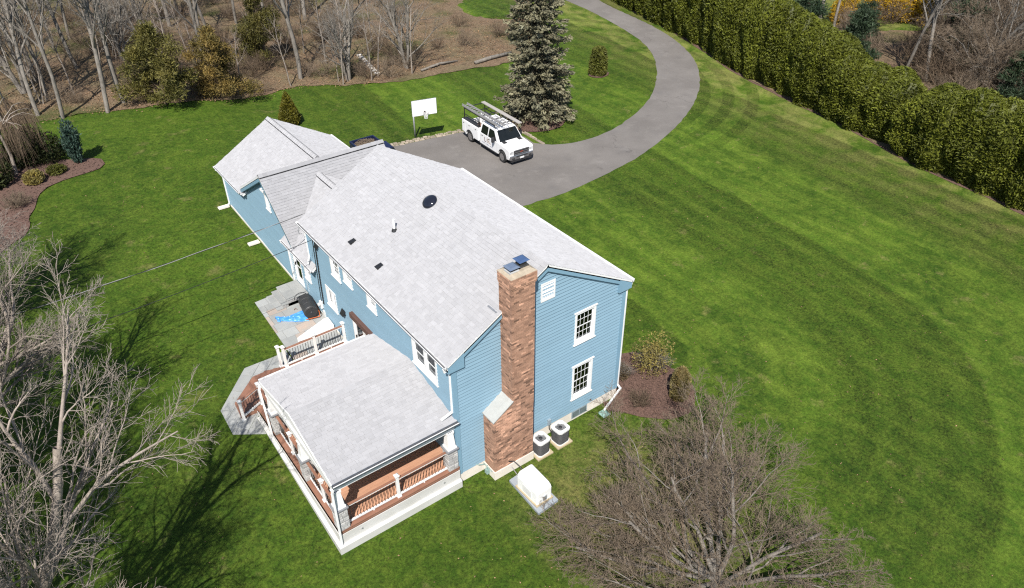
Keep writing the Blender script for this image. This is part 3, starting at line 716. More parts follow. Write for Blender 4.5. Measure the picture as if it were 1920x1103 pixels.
# roof furniture
def on_rear(x, y): return Vector((x, y, EZ+(x+.26)*m_))
nR = Vector((-m_, 0, 1)).normalized()
q_ = nR.to_track_quat('Z', 'Y').to_matrix().to_4x4()
dm = MB(); dm.lathe([(.31, .03), (.33, .05), (.32, .08), (.27, .135), (.16, .165), (.04, .18)], n=28)
fan = dm.build('attic_fan', MT['navy'] if False else pmat('fan_dome', (.012, .014, .022), (.016, .018, .028), 4, .12), house, smooth=True)
fan.matrix_local = Matrix.Translation(on_rear(3.40, 6.62)+nR*.02) @ q_
fb = MB(); fb.lathe([(.28, -.02), (.28, .04)], n=24); fb2 = fb.build('fan_base', MT['white'], fan)
p0 = on_rear(1.84, 6.92)
vp = MB().tube([p0, p0+Vector((0, 0, .52))], .055, 10).build('vent_pipe', MT['white'], house)
fl = MB(); fl.lathe([(.13, .0), (.10, .06), (.07, .12)], c=tuple(p0), n=12); fl.build('flashing_boot', MT['blackmetal'], vp)
for yy in (8.29, 6.0):
    p = on_rear(.57, yy); mb = MB(); us_ = Vector((1, 0, m_)).normalized()
    A = [p+Vector((0, dy, 0))+us_*dx for dx, dy in ((-.14, -.10), (-.14, .10), (.16, .12), (.16, -.12))]
    mb.hexa([tuple(x) for x in A]+[tuple(A[0]+nR*.12), tuple(A[1]+nR*.12), tuple(A[2]+nR*.02), tuple(A[3]+nR*.02)]); mb.build('exhaust_vent', MT['blackmetal'], house, bevel=.02)

# gutters and downspouts
def gutter(p, q, out, parent=house, sz=.125, mat='white', dep=None):
    dep = sz*.62 if dep is None else dep
    p, q, o = Vector(p), Vector(q), Vector(out); d = (q-p).normalized()
    prof = [(0.004, 0), (.004, -sz), (sz*.75, -sz), (sz, -.02), (sz+.012, 0), (sz-.012, 0), (sz*.72, -sz+.014), (.018, -sz+.014), (.018, 0)]
    mb = MB(); mb.prism([tuple(p+o*a+Vector((0, 0, b))) for a, b in prof], q-p); g = mb.build('gutter', MT[mat], parent)
    li = MB(); li.beam(p+o*sz*.5+Vector((0, 0, -dep)), q+o*sz*.5+Vector((0, 0, -dep)), sz*.74, .012); li.build('gutter_debris_shade', MT['guttershade'], g)  # dark strip: gutter debris, with the trough's shade painted in as colour
    for e in (p, q):
        s_ = 1 if e is p else -1
        c = MB(); c.prism([tuple(e+o*a+Vector((0, 0, b))) for a, b in prof[:5]], d*.008*s_); c.build('end_cap', MT[mat], g)
    return g
gutter((-.26, Y0+.01, EZ+.02), (-.26, Y1, EZ+.02), (-1, 0, 0)); gutter((8.26, Y0+.01, EZ+.02), (8.26, Y1, EZ+.02), (1, 0, 0))
gutter((-.30, 11.42, 3.76), (-.30, 14.84, 3.76), (-1, 0, 0), sz=.10); gutter((-.30, 20.25, 4.02), (-.30, 24.14, 4.02), (-1, 0, 0), sz=.10); gutter((6.73, 20.2, 4.02), (6.73, 24.14, 4.02), (1, 0, 0), sz=.10)
def spout(pts, w_=.085, parent=house, label=None):
    mb = MB()
    for a, b in zip(pts, pts[1:]): mb.beam(a, b, w_, w_*.8, upv=(0, 1, 0.01))
    for a in pts[1:-1]: x, y, z = a; mb.box(x-w_*.5, x+w_*.5, y-w_*.42, y+w_*.42, z-w_*.5, z+w_*.5)
    o = mb.build('downspout', MT['white'], parent, bevel=.008)
    if label: o['label'] = label
    return o
spout([(-.33, -.02, 5.93), (-.30, -.02, 5.80), (-.06, .06, 5.72), (-.07, .06, 3.74), (-.52, .10, 3.56)])
spout([(8.33, -.03, 5.95), (8.31, -.03, 5.82), (8.10, -.02, 5.60), (8.09, -.02, .66), (8.2, -.12, .42), (6.98, -.46, .10)], label='white downspout at the sunny corner kicking out over the grass')
spout([(-.32, 11.92, 5.93), (-.08, 11.95, 5.62), (-.08, 11.95, 4.22), (-.26, 11.78, 3.92)], .07)
spout([(-.36, 14.78, 3.66), (-.07, 14.80, 3.45), (-.07, 14.80, 1.30)])
spout([(-.36, 23.9, 3.92), (-.08, 23.80, 3.62), (-.08, 23.80, 1.78), (-.2, 23.8, 1.62)])
for y, z in ((23.8, 1.575), (19.25, 1.40)):
    mb = MB(); mb.box(-.75, -.14, y-.14, y+.14, z, z+.05); mb.box(-.75, -.14, y-.14, y-.11, z+.05, z+.10); mb.box(-.75, -.14, y+.11, y+.14, z+.05, z+.10)
    tag(mb.build('splash_block', MT['found'], bevel=.01), 'pale splash block on the lawn at the far corner of the garage wing' if y > 22 else 'pale splash block on the lawn below the cross gable', 'splash block', 'splash blocks')
mb = MB(); mb.box(6.72, 7.1, -.72, -.42, .005, .035); mb.box(6.72, 7.1, -.75, -.72, .005, .09); mb.box(6.72, 7.1, -.42, -.39, .005, .09)
tag(mb.build('splash_block', pmat('green_splash', (.28, .42, .36), (.22, .34, .30), 4, .6), bevel=.01), 'greenish plastic splash block below the downspout of the gable end', 'splash block', 'splash blocks')

# chimney
ch = empty('chimney', (0, 0, 0)); ch.parent = house; ch['label'] = 'tall weathered brick chimney on the gable end'
CX0, CX1, CY, BX0, BX1 = 2.02, 3.0, -.70, 1.17, 2.985
core = MB(); core.box(BX0+.03, BX1-.03, CY+.03, -.02, .3, 3.02); core.box(CX0+.03, CX1-.03, CY+.03, -.02, 3.0, 7.7); core.box(CX0+.03, CX1-.03, CY+.03, -.01, 7.4, 9.0)
core.hexa([(BX0+.03, CY+.03, 3.0), (CX0+.1, CY+.03, 3.0), (CX0+.1, -.02, 3.0), (BX0+.03, -.02, 3.0), (BX0+.03, CY+.03, 3.03), (CX0+.1, CY+.03, 3.62), (CX0+.1, -.02, 3.62), (BX0+.03, -.02, 3.03)])
core.build('mortar_core', MT['mortar'], ch)
rng = random.Random(5); br = MB(); CH = .0745
def brick_col():
    r = rng.random()
    if r < .07: return rng.uniform(1.45, 1.9)        # pale reused bricks
    if r < .17: return rng.uniform(.40, .6)         # dark burnt ones
    return rng.uniform(.80, 1.22)
def course(x0, x1, y0, y1, z, k, grow=0.0):
    BL = .205; h = CH-.010; e = .004
    x0 -= grow; x1 += grow; y0 -= grow
    for side in ('f', 'l', 'r', 'b'):
        a, b = (x0, x1) if side in 'fb' else (y0+.105, y1)
        t = a-(BL/2 if k % 2 else 0)
        while t < b:
            s0, s1 = max(a, t), min(b, t+BL-.010)
            if s1-s0 > .03:
                j = rng.uniform(-.004, .004); c = brick_col()
                if side == 'f' and 1.9 < z < 3.3 and 1.2 < s0 < 2.2 and rng.random() < .9-abs(z-2.75)*.7: c = rng.uniform(1.3, 2.0)
                if z > 8.35 and rng.random() < .5: c = rng.uniform(1.2, 1.8)
                if side == 'f': br.box(s0, s1, y0+j, y0+.1, z, z+h, c)
                elif side == 'b' and grow >= 0 and y1 > .01: br.box(s0, s1, y1-.1, y1-j, z, z+h, c)
                elif side == 'l': br.box(x0+j, x0+.1, s0, s1, z, z+h, c)
                elif side == 'r': br.box(x1-.1, x1-j, s0, s1, z, z+h, c)
            t += BL
z = .40; k = 0
while z < 8.93:
    if z < 3.0: course(BX0, BX1, CY, -.03, z, k)
    elif z < 3.6:
        xx = BX0+(z-2.98)/.60*(CX0-BX0)+.06; course(min(xx, CX0), CX1, CY, -.03, z, k)
    else: course(CX0, CX1, CY, -.03 if z < 7.2 else .02, z, k, grow=(.0 if z < 8.45 else (.03 if z < 8.55 else .05)))
    z += CH; k += 1
tag(br.build('brickwork', MT['brick'], ch, recalc=False), kind='stuff')
MB().hexa([(BX0-.04, CY-.04, 3.02), (CX0+.02, CY-.04, 3.60), (CX0+.02, -.01, 3.60), (BX0-.04, -.01, 3.02), (BX0-.04, CY-.04, 3.08), (CX0+.02, CY-.04, 3.66), (CX0+.02, -.01, 3.66), (BX0-.04, -.01, 3.08)]).build('shoulder_slab', MT['slab'], ch, bevel=.008)
MB().box(BX0-.035, BX1+.02, CY-.035, -.03, -.2, .41).build('chimney_footing', MT['found'], ch)
cr = MB(); A = [(CX0-.05, CY-.05), (CX1+.05, CY-.05), (CX1+.05, .07), (CX0-.05, .07)]; Bq = [(CX0+.12, CY+.12), (CX1-.12, CY+.12), (CX1-.12, -.10), (CX0+.12, -.10)]
cr.hexa([(x, y, 8.925) for x, y in A]+[(x, y, 8.965) for x, y in A]); cr.hexa([(x, y, 8.964) for x, y in A]+[(x, y, 9.05) for x, y in Bq])
cr.build('mortar_crown', pmat('mortar_crown', (.44, .37, .28), (.32, .27, .20), 5, .9, .5, 20, dist=.03), ch, bevel=.02)
for xc, hz, yc in ((2.28, 9.20, -.36), (2.73, 9.27, -.28)):
    fc = empty('flue_cap', (0, 0, 0)); fc.parent = ch
    MB().box(xc-.19, xc+.19, yc-.18, yc+.18, 9.0, 9.09).build('flue_tile', MT['concrete'] if xc < 2.5 else MT['darkcap'], fc, bevel=.01)
    MB().box(xc-.13, xc+.13, yc-.13, yc+.13, 9.09, hz).build('flue_mesh', MT['darkcap'], fc)
    cp = MB(); cp.hexa([(xc-.21, yc-.21, hz), (xc+.21, yc-.21, hz), (xc+.21, yc+.21, hz), (xc-.21, yc+.21, hz), (xc-.13, yc-.13, hz+.04), (xc+.13, yc-.13, hz+.04), (xc+.13, yc+.13, hz+.04), (xc-.13, yc+.13, hz+.04)])
    cp.build('cap_plate', MT['metalblue'] if xc < 2.5 else pmat('blue_cap', (.10, .17, .32), (.08, .14, .28), 3, .4, metal=.4), fc)
MB().box(1.86, 2.02, -.02, .5, 7.25, 7.30).build('flashing', MT['galv'], ch)
# gable fittings
lv_ = empty('louver_vent', (0, 0, 0)); lv_.parent = house
k = MB(); k.fbox(fG, 3.78, 3.85, 6.88, 7.68, .0, .05); k.fbox(fG, 4.36, 4.43, 6.88, 7.68, .0, .05); k.fbox(fG, 3.85, 4.36, 7.61, 7.68, .0, .049); k.fbox(fG, 3.85, 4.36, 6.88, 6.95, .0, .049); k.fbox(fG, 3.85, 4.36, 6.95, 7.61, .0, .008); k.build('vent_frame', MT['white'], lv_)
for i in range(11):
    zb = 6.955+i*.0595
    MB().hexa([fG(3.85, zb, .012), fG(4.36, zb, .012), fG(4.36, zb, .046), fG(3.85, zb, .046), fG(3.85, zb+.052, .010), fG(4.36, zb+.052, .010), fG(4.36, zb+.052, .020), fG(3.85, zb+.052, .020)]).build('slat', MT['white'], lv_)
MB().tube([fG(7.42, .60, .05), fG(7.42, 1.22, .05)], .022, 8).tube([fG(7.56, .72, .05), fG(7.56, 1.0, .05)], .022, 8).build('conduit', MT['siding'], house)
MB().fbox(fG, 6.51, 6.58, .62, .69, .0, .06).build('faucet', MT['brown'], house)
db = MB().fbox(fG, 4.24, 4.38, .56, .86, .02, .12).build('disconnect_box', MT['copper'], house, bevel=.01)
MB().tube([fG(4.31, .56, .07), fG(4.31, .35, .08), fG(4.36, .18, .16), fG(4.5, .12, .35)], .022, 8).build('cable', MT['blackmetal'], db)
gm = MB(); gm.tube([(.72, -.08, .62), (.76, -.2, .66), (1.0, -.25, .60), (1.06, -.45, .52)], .018, 6); gm.box(1.0, 1.13, -.40, -.24, .12, .34); gm.tube([(1.06, -.32, .34), (1.06, -.32, .55)], .02, 6); gm.tube([(1.08, -.62, .44), (1.08, -.05, .44)], .018, 6)
gm.build('gas_meter', pmat('meter_green', (.18, .30, .27), (.30, .38, .36), 8, .6), house)
# rear wall fittings: service mast, meter, wires, exhaust hood, lamp
em = empty('electric_meter', (0, 0, 0)); em.parent = house
k = MB(); k.fbox(fR, 11.42, 11.62, 1.55, 1.95, .03, .15); k.build('meter_box', MT['actop'], em, bevel=.02)
MB().lathe([(.08, .0), (.08, .08), (.05, .10)], c=(-.25, 11.52, 1.80), n=14, axis='x').build('meter_dial', MT['actop'], em)
MB().fbox(fR, 11.30, 11.48, 1.12, 1.45, .03, .10).build('panel_box', MT['actop'], em)
for i, yy in enumerate((11.50, 11.30, 11.22)):
    MB().tube([(-.06, yy, 1.9), (-.06, yy-.12, 3.6), (-.06, yy-.30, 5.5)], .016, 6).build('service_wire', MT['blackmetal'], em)
MB().fbox(fR, 10.66, 10.80, 5.26, 5.40, .03, .18).build('weatherhead', MT['blackmetal'], em)
MB().tube([(-.30, 11.75, 5.95), (-.42, 11.75, 5.78), (-.40, 11.72, 5.60), (-.28, 11.72, 5.58)], .02, 6).build('cable_coil', MT['galv'], em)
mb = MB(); mb.hexa([fR(8.78, 2.72, .03), fR(9.08, 2.72, .03), fR(9.08, 2.72, .20), fR(8.78, 2.72, .20), fR(8.78, 2.98, .03), fR(9.08, 2.98, .03), fR(9.08, 2.94, .08), fR(8.78, 2.94, .08)]); mb.build('exhaust_hood', MT['blackmetal'], house)
wl_ = MB(); wl_.fbox(fR, 16.56, 16.70, 5.55, 5.66, .03, .08); wl_.lathe([(.05, .0), (.07, .10)], c=(-.18, 16.52, 5.55), n=10); wl_.lathe([(.05, .0), (.07, .10)], c=(-.18, 16.74, 5.55), n=10); wl_.build('flood_lamp', MT['white'], house)

# ------------------------------------------------------------------ covered porch
DZ = 1.0
porch = empty('covered_porch', (-5.09, -.25, 0), label='covered rear porch with brown deck, white railings and a low shingled gable roof', cat='porch')
PX0, PX1, PYa, PYb, PEZ, PRZ, PRY = -4.87, -.01, -.12, 6.16, 3.40, 4.16, 3.02
pf = [face((PX0, PYa, PEZ), (1, 0, 0), (0, PRY-PYa, PRZ-PEZ), PX1-PX0), face((PX0, PYb, PEZ), (1, 0, 0), (0, PRY-PYb, PRZ-PEZ), PX1-PX0)]
roof(porch, pf, [((PX0, PRY, PRZ), (PX1, PRY, PRZ), .15, (0, -.97, -.235), (0, .97, -.235), False)], label='low gable roof of light grey shingles over the porch', seed=7, npick=300)
pr = (PRZ-PEZ)/(PRY-PYa)
MB().box(PX0+.05, -.02, .1, 5.95, 3.12, 3.15).build('ceiling', pmat('porch_ceiling', (.55, .55, .54), (.5, .5, .49), 2, .6), porch)
# gable infill and beams
MB().hexa([(PX0+.10, .0, 3.14), (PX0+.16, .0, 3.14), (PX0+.16, 6.05, 3.14), (PX0+.10, 6.05, 3.14), (PX0+.10, .0, 3.28), (PX0+.16, .0, 3.28), (PX0+.16, 6.05, 3.28), (PX0+.10, 6.05, 3.28)]).prism([(PX0+.10, .0, 3.281), (PX0+.10, 6.05, 3.281), (PX0+.10, PRY, PRZ-.14)], (.05, 0, 0)).build('gable_panel', MT['white'], porch)
bmx = MB(); bmx.box(-4.83, -.03, .02, .24, 2.86, 3.12); bmx.box(-4.83, -.03, 5.72, 5.94, 2.86, 3.12); bmx.box(-4.83, -4.61, .24, 5.72, 2.86, 3.12); bmx.build('beam', MT['white'], porch)
for s0, s1, y0, y1 in ((PEZ-.07, PRZ-.07, PYa, PRY), (PEZ-.07, PRZ-.07, PYb, PRY)):
    MB().hexa([(PX0-.03, y0, s0-.15), (PX0-.001, y0, s0-.15), (PX0-.001, y1, s1-.15), (PX0-.03, y1, s1-.15), (PX0-.03, y0, s0+.05), (PX0-.001, y0, s0+.05), (PX0-.001, y1, s1+.05), (PX0-.03, y1, s1+.05)]).build('rake_board', MT['white'], porch)
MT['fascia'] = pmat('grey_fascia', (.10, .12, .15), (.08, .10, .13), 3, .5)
pg_ = gutter((PX0-.02, PYa-.003, PEZ+.0), (-.0, PYa-.003, PEZ+.0), (0, -1, 0), porch, .13, 'fascia', .03)  # liner set high so its painted shade shows in the gutter
MB().beam((PX0-.02, PYa-.14, PEZ+.004), (0, PYa-.14, PEZ+.004), .022, .024).build('gutter_lip', MT['white'], pg_); gutter((PX0, PYb+.003, PEZ+.0), (-.35, PYb+.003, PEZ+.0), (0, 1, 0), porch, .11)
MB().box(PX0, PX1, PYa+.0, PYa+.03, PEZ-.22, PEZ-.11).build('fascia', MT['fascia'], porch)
spout([(-4.86, PYa-.06, 3.29), (-4.90, PYa-.05, 3.16), (-4.93, PYa-.03, 3.0), (-4.965, -.17, .40), (-5.05, -.22, .30)], .075, porch)
spout([(-4.86, PYb+.05, 3.28), (-4.98, 6.0, 3.1), (-5.0, 5.75, .62), (-5.05, 5.70, .50)], .075, porch)

# deck boards: inner field, brown border, skirts
deck = empty('deck', (0, 0, 0)); deck.parent = porch; OFF[deck.name] = OFF[porch.name]
def in_deck(y): return -4.62+max(0, y-7.62)*1.04 if y > 7.62 else -4.62
y = .17; k = 0
while y < 9.0:
    y1 = min(y+.138, 9.06); xa = max(in_deck(y), in_deck(y1))
    if xa < -.1:
        cuts_ = [xa, -.02]
        if k % 3 == 0: cuts_ = [xa, -2.4, -.02]
        elif k % 3 == 1: cuts_ = [xa, -3.2, -.02]
        cuts_ = [c for c in cuts_ if c >= xa]
        for a, b in zip(cuts_, cuts_[1:]): MB().box(a+.002, b-.002, y+.003, y1-.003, DZ-.03, DZ).build('plank', MT['composite'], deck)
    y += .138; k += 1
def strip(poly, z0, z1, name, mat, par):
    mb = MB(); n = len(poly); mb.prism([(x, y_, z0) for x, y_ in poly], (0, 0, z1-z0)); return mb.build(name, mat, par)
for a, b in ((-.115, .02), (.024, .165)): strip([(-4.93, a), (-.02, a), (-.02, b), (-4.93, b)], DZ-.03, DZ+.001, 'border_plank', MT['border'], deck)
for a, b in ((-4.925, -4.78), (-4.776, -4.625)): strip([(a, .17), (b, .17), (b, 7.55), (a, 7.50)], DZ-.03, DZ+.001, 'border_plank', MT['border'], deck)
for a, b in ((9.07, 9.20), (9.204, 9.34)): strip([(-3.10, a), (-.02, a), (-.02, b), (-2.98, b)], DZ-.03, DZ+.001, 'border_plank', MT['border'], deck)
strip([(-4.925, 7.52), (-4.62, 7.52), (-3.06, 9.02), (-3.02, 9.33), (-3.12, 9.34)], DZ-.03, DZ+.0005, 'border_plank', MT['border'], deck)
strip([(-4.9, -.09), (-.02, -.09), (-.02, 9.3), (-3.05, 9.3), (-4.9, 7.55)], DZ-.16, DZ-.031, 'joist_frame', MT['border'], deck)
# skirts: a set-back panel above, a thicker white base below
sk = MB(); sk.box(-4.97, -.03, -.13, -.10, .30, .83); sk.box(-4.97, -4.94, -.10, 7.5, .30, .83); sk.build('skirt_panel', MT['skirt'], porch)
b1_ = MB(); b1_.box(-5.09, -.03, -.25, -.131, -.2, .34); b1_.hexa([(-5.09, -.25, .34), (-.03, -.25, .34), (-.03, -.131, .34), (-5.09, -.131, .34), (-5.06, -.22, .38), (-.03, -.22, .38), (-.03, -.131, .39), (-4.971, -.131, .39)]); b1_.build('base_board', MT['skirt'], porch)
b2_ = MB(); b2_.hexa([(-5.09, -.13, -.2), (-4.971, -.13, -.2), (-4.971, 7.2, -.2), (-5.09, 7.2, -.2), (-5.09, -.13, .339), (-4.971, -.13, .389), (-4.971, 7.2, .80), (-5.09, 7.2, .76)]); b2_.build('base_board', MT['skirt'], porch)
for x in (-4.15, -.75):
    MB().tube([(x, -.14, .66), (x, -.165, .66)], .035, 10).build('vent_cover', MT['galv'], porch)

# columns: tapered white shaft on a veneered stone pier
def column(cx, cy, half=False):
    c = empty('column', (cx, cy, DZ)); c.parent = porch; c.location = Vector((cx, cy, DZ))-OFF[porch.name]; OFF[c.name] = Vector((cx, cy, DZ))
    w0 = .20; rng = random.Random(int(cx*31+cy*77)); z = DZ; MB().box(cx-w0+.03, cx+w0-.03, cy-w0+.03, cy+w0-.03, DZ, DZ+.98).build('pier_core', MT['mortar'], c)
    while z < DZ+.93:
        h = rng.choice((.09, .12, .15)); h = min(h, DZ+.98-z); t = -w0
        for sx, sy in ((0, -1), (0, 1), (-1, 0), (1, 0)):
            t = -w0
            while t < w0-.02:
                l = min(rng.uniform(.13, .26), w0-t); o = rng.uniform(0, .018)
                if w0-(t+l) < .05: l = w0-t
                a, b = t+.004, t+l-.004; mb = MB()
                if sy: mb.box(cx+a, cx+b, cy+sy*(w0-.03), cy+sy*(w0+o), z+.004, z+h-.004)
                else: mb.box(cx+sx*(w0-.03), cx+sx*(w0+o), cy+a, cy+b, z+.004, z+h-.004)
                mb.build('pier_stone', MT['stonev'], c, bevel=.012); t += l
        z += h
    MB().box(cx-w0-.05, cx+w0+.05, cy-w0-.05, cy+w0+.05, DZ+.98, DZ+1.05).build('pier_cap', MT['cap'], c, bevel=.015)
    q = [(cx-.17, cy-.17), (cx+.17, cy-.17), (cx+.17, cy+.17), (cx-.17, cy+.17)]; p = [(cx-.115, cy-.115), (cx+.115, cy-.115), (cx+.115, cy+.115), (cx-.115, cy+.115)]
    MB().hexa([(x, y_, DZ+1.05) for x, y_ in q]+[(x, y_, 2.86) for x, y_ in p]).build('shaft', MT['white'], c, bevel=.01)
    MB().box(cx-.19, cx+.19, cy-.19, cy+.19, DZ+1.05, DZ+1.13).build('shaft_base', MT['white'], c); MB().box(cx-.14, cx+.14, cy-.14, cy+.14, 2.78, 2.86).build('shaft_capital', MT['white'], c)
for cx, cy in ((-4.72, .10), (-4.72, 2.86), (-4.70, 5.76), (-.26, .10), (-.26, 5.80)): column(cx, cy)

def post(x, y, z0=DZ, h=1.06, par=porch):
    p = MB(); p.box(x-.055, x+.055, y-.055, y+.055, z0, z0+h); po = p.build('post', MT['vinyl'], par, bevel=.006)
    k = MB(); k.box(x-.085, x+.085, y-.085, y+.085, z0, z0+.07); k.build('base_collar', MT['vinyl'], po, bevel=.01)
    k = MB(); A = [(x-.085, y-.085), (x+.085, y-.085), (x+.085, y+.085), (x-.085, y+.085)]; k.hexa([(a, b, z0+h) for a, b in A]+[(a, b, z0+h+.05) for a, b in A]); k.hexa([(a, b, z0+h+.049) for a, b in A]+[(x+(a-x)*.35, y+(b-y)*.35, z0+h+.10) for a, b in A]); k.build('post_cap', MT['vinyl'], po)
def railing(p, q, zt=.90, zb=.10, n=None, za=DZ, zc=DZ):
    """sloping allowed: za, zc = floor height at each end"""
    a = Vector((p[0], p[1], za)); b = Vector((q[0], q[1], zc)); L = (Vector(q)-Vector(p)).length; up_ = Vector((0, 0, 1))
    rl = MB(); rl.beam(a+up_*zt, b+up_*zt, .085, .045); ro = rl.build('railing', MT['vinyl'], porch)
    MB().beam(a+up_*(zt+.034), b+up_*(zt+.034), .10, .022).build('cap_rail', MT['border'], ro)
    MB().beam(a+up_*zb, b+up_*zb, .06, .065).build('bottom_rail', MT['vinyl'], ro)
    d = (b-a)/max(L, .01); n = n or int(L/.118); mid = (a+b)/2
    MB().box(mid.x-.025, mid.x+.025, mid.y-.025, mid.y+.025, mid.z, mid.z+.07).build('foot_block', MT['vinyl'], ro)
    ms = None
    for i in range(1, n):
        c = a+(b-a)*i/n
        if ms is None:
            k = MB(); k.lathe([(.0105, zb+.03), (.0105, zt-.02)], n=6); ms = k.mesh('baluster'); ms.materials.append(MT['blackmetal'])
        o = link('baluster', ms, ro); o.location = c-OFF[ro.name]
railing((-4.50, .05), (-2.58, .05)); railing((-2.46, .05), (-.48, .05)); post(-2.52, .05)
railing((-4.74, .32), (-4.74, 1.40)); railing((-4.74, 1.52), (-4.74, 2.64)); post(-4.74, 1.46)
railing((-4.73, 3.10), (-4.72, 4.20)); railing((-4.72, 4.32), (-4.71, 5.54)); post(-4.72, 4.26)
railing((-4.70, 6.00), (-4.66, 7.56)); post(-4.65, 7.62)
post(-2.92, 9.22); post(-1.50, 9.22); post(-.10, 9.22); post(-3.10, 9.36)
railing((-2.86, 9.22), (-1.56, 9.22)); railing((-1.44, 9.22), (-.16, 9.22))
# corner stair: two treads down to the walk, rail on the near side
st = empty('stair', (0, 0, 0)); st.parent = porch; OFF[st.name] = OFF[porch.name]
dg = Vector((-.69, .72)); A0, A1 = Vector((-4.74, 7.56)), Vector((-3.06, 9.34))
NK = lambda k: Vector((-4.74-.29*k, 7.50)); CK = lambda k: A0+(Vector((-5.55, 8.44))-A0)*k/3; FK = lambda k: A1+Vector((-.37, .135))*k
for k_, zt in enumerate((.965, .93, .895)):
    P = [NK(k_), NK(k_+1), CK(k_+1), FK(k_+1), FK(k_), CK(k_)]
    strip([tuple(p) for p in P], zt-.03, zt, 'tread', MT['border'], st); strip([tuple(p) for p in P], .5, zt-.031, 'riser', MT['border'], st)
post(-5.54, 7.44, .72, 1.0); railing((-4.72, 7.60), (-5.49, 7.46), .88, .12, 7, DZ, .80)

# ------------------------------------------------------------------ patio, walk, steps
def flags(name, loop, label, dz, seed, tan=.12, lo=.35, hi=1.0, rot=0):
    root = empty(name, (sum(p[0] for p in loop)/len(loop), sum(p[1] for p in loop)/len(loop), 0)); tag(root, label, kind='structure')
    bed = MB(); vs = [(x, y_, T(x, y_)+dz-.012) for x, y_ in loop]; n = len(loop)
    bed.add(vs+[(x, y_, T(x, y_)-.25) for x, y_ in loop], [tuple(range(n))]+[(i, (i+1) % n, n+(i+1) % n, n+i) for i in range(n)]); bed.build('bed', MT['joint'], root)
    rng = random.Random(seed); cr_, sr_ = math.cos(rot), math.sin(rot); toL = lambda p: (p[0]*cr_+p[1]*sr_, -p[0]*sr_+p[1]*cr_); toW = lambda p: (p[0]*cr_-p[1]*sr_, p[0]*sr_+p[1]*cr_)
    lp = [toL(p) for p in loop]; x0, x1 = min(p[0] for p in lp), max(p[0] for p in lp); y0, y1 = min(p[1] for p in lp), max(p[1] for p in lp)
    def clip(poly):
        def side(poly, ax, v, sg):
            out = []
            for i in range(len(poly)):
                a, b = poly[i], poly[(i+1) % len(poly)]; da, db_ = sg*(a[ax]-v), sg*(b[ax]-v)
                if da >= 0: out.append(a)
                if da*db_ < 0: t = da/(da-db_); out.append(tuple(a[j]+(b[j]-a[j])*t for j in (0, 1)))
            return out
        return side
    side = clip(None); y = y0
    while y < y1:
        h = min(rng.choice((.45, .6, .75)), y1-y) if y1-y > .5 else y1-y; x = x0-rng.uniform(0, .4)
        while x < x1:
            wd = rng.uniform(lo, hi); r = lp
            for ax, v, sg in ((0, x+.006, 1), (0, x+wd-.006, -1), (1, y+.006, 1), (1, y+h-.006, -1)):
                r = side(r, ax, v, sg)
                if len(r) < 3: break
            if len(r) >= 3:
                W = [toW(p) for p in r]; mb = MB(); e = rng.uniform(-.003, .004)
                mb.add([(a, b, T(a, b)+dz+e) for a, b in W]+[(a, b, T(a, b)+dz-.05) for a, b in W], [tuple(range(len(W)))]+[(i, (i+1) % len(W), len(W)+(i+1) % len(W), len(W)+i) for i in range(len(W))])
                mb.build('flagstone', MT['bluestone_tan'] if rng.random() < tan else MT['bluestone'], root)
            x += wd
        y += h
    return root
flags('patio', [(-2.46, 9.40), (-.06, 9.40), (-.06, 14.55), (-2.33, 14.4)], 'bluestone patio of grey and tan flags behind the house', .045, 4, .2)
flags('walkway', [(-6.15, 8.45), (-6.2, 6.95), (-5.10, 6.25), (-5.10, 7.2), (-4.9, 7.4), (-3.0, 9.4), (-2.5, 9.45), (-2.5, 10.45), (-2.98, 10.25), (-4.43, 10.28)], 'grey flagstone walk round the corner stair of the porch', .012, 6, .0, .5, 1.1, .8)
steps = empty('stone_steps', (-.85, 13.85, 1.05), label='low stone steps with bluestone treads below the rear entry door', cat='steps')
sy0, sy1 = 13.14, 14.52
for i, (xa, zt) in enumerate(((-1.68, 1.17), (-1.40, 1.34), (-1.12, 1.51))):
    xb = -.07; yy = [sy0, sy0+.02+rng.uniform(.6, .8), sy1]
    xe = -.06 if i == 2 else (-1.10, -.8)[0]+(0 if i else -.28)
    if i == 2: cut_ = [(xa-.03, -.62), (-.62, -.06)]
    else: cut_ = [(xa-.03, xa+.30)]
    for a, b in cut_:
        for c, d in zip(yy, yy[1:]): MB().box(a+.002, b-.002, c-.02+.002, d-.002+.0, zt-.05, zt).build('tread_slab', MT['bluestone'], steps, bevel=.008)
    z = .95 if i == 0 else (1.12 if i == 1 else 1.29)
    zb = .9
    while z > zb-.001 and z < zt-.06 or z == zb:
        h = min(.085, zt-.05-z)
        x = xa
        while x < (xb if i == 2 else xa+.28)-.03:
            l = min(rng.uniform(.12, .3), (xb if i == 2 else xa+.28)-x)
            MB().box(x+.003, x+l-.003, sy0+rng.uniform(-.008, .008), sy0+.15, z+.003, z+h-.003).build('face_stone', MT['stonev'], steps, bevel=.008); x += l
        y = sy0+.15
        while y < sy1-.03:
            l = min(rng.uniform(.15, .35), sy1-y); MB().box(xa+rng.uniform(-.008, .008), xa+.12, y+.003, y+l-.003, z+.003, z+h-.003).build('face_stone', MT['stonev'], steps, bevel=.008); y += l
        z += h
        if h < .02: break
    MB().box(xa+.02, xb, sy0+.03, sy1-.02, .8, zt-.055-.001*i).build('core', MT['mortar'], steps)

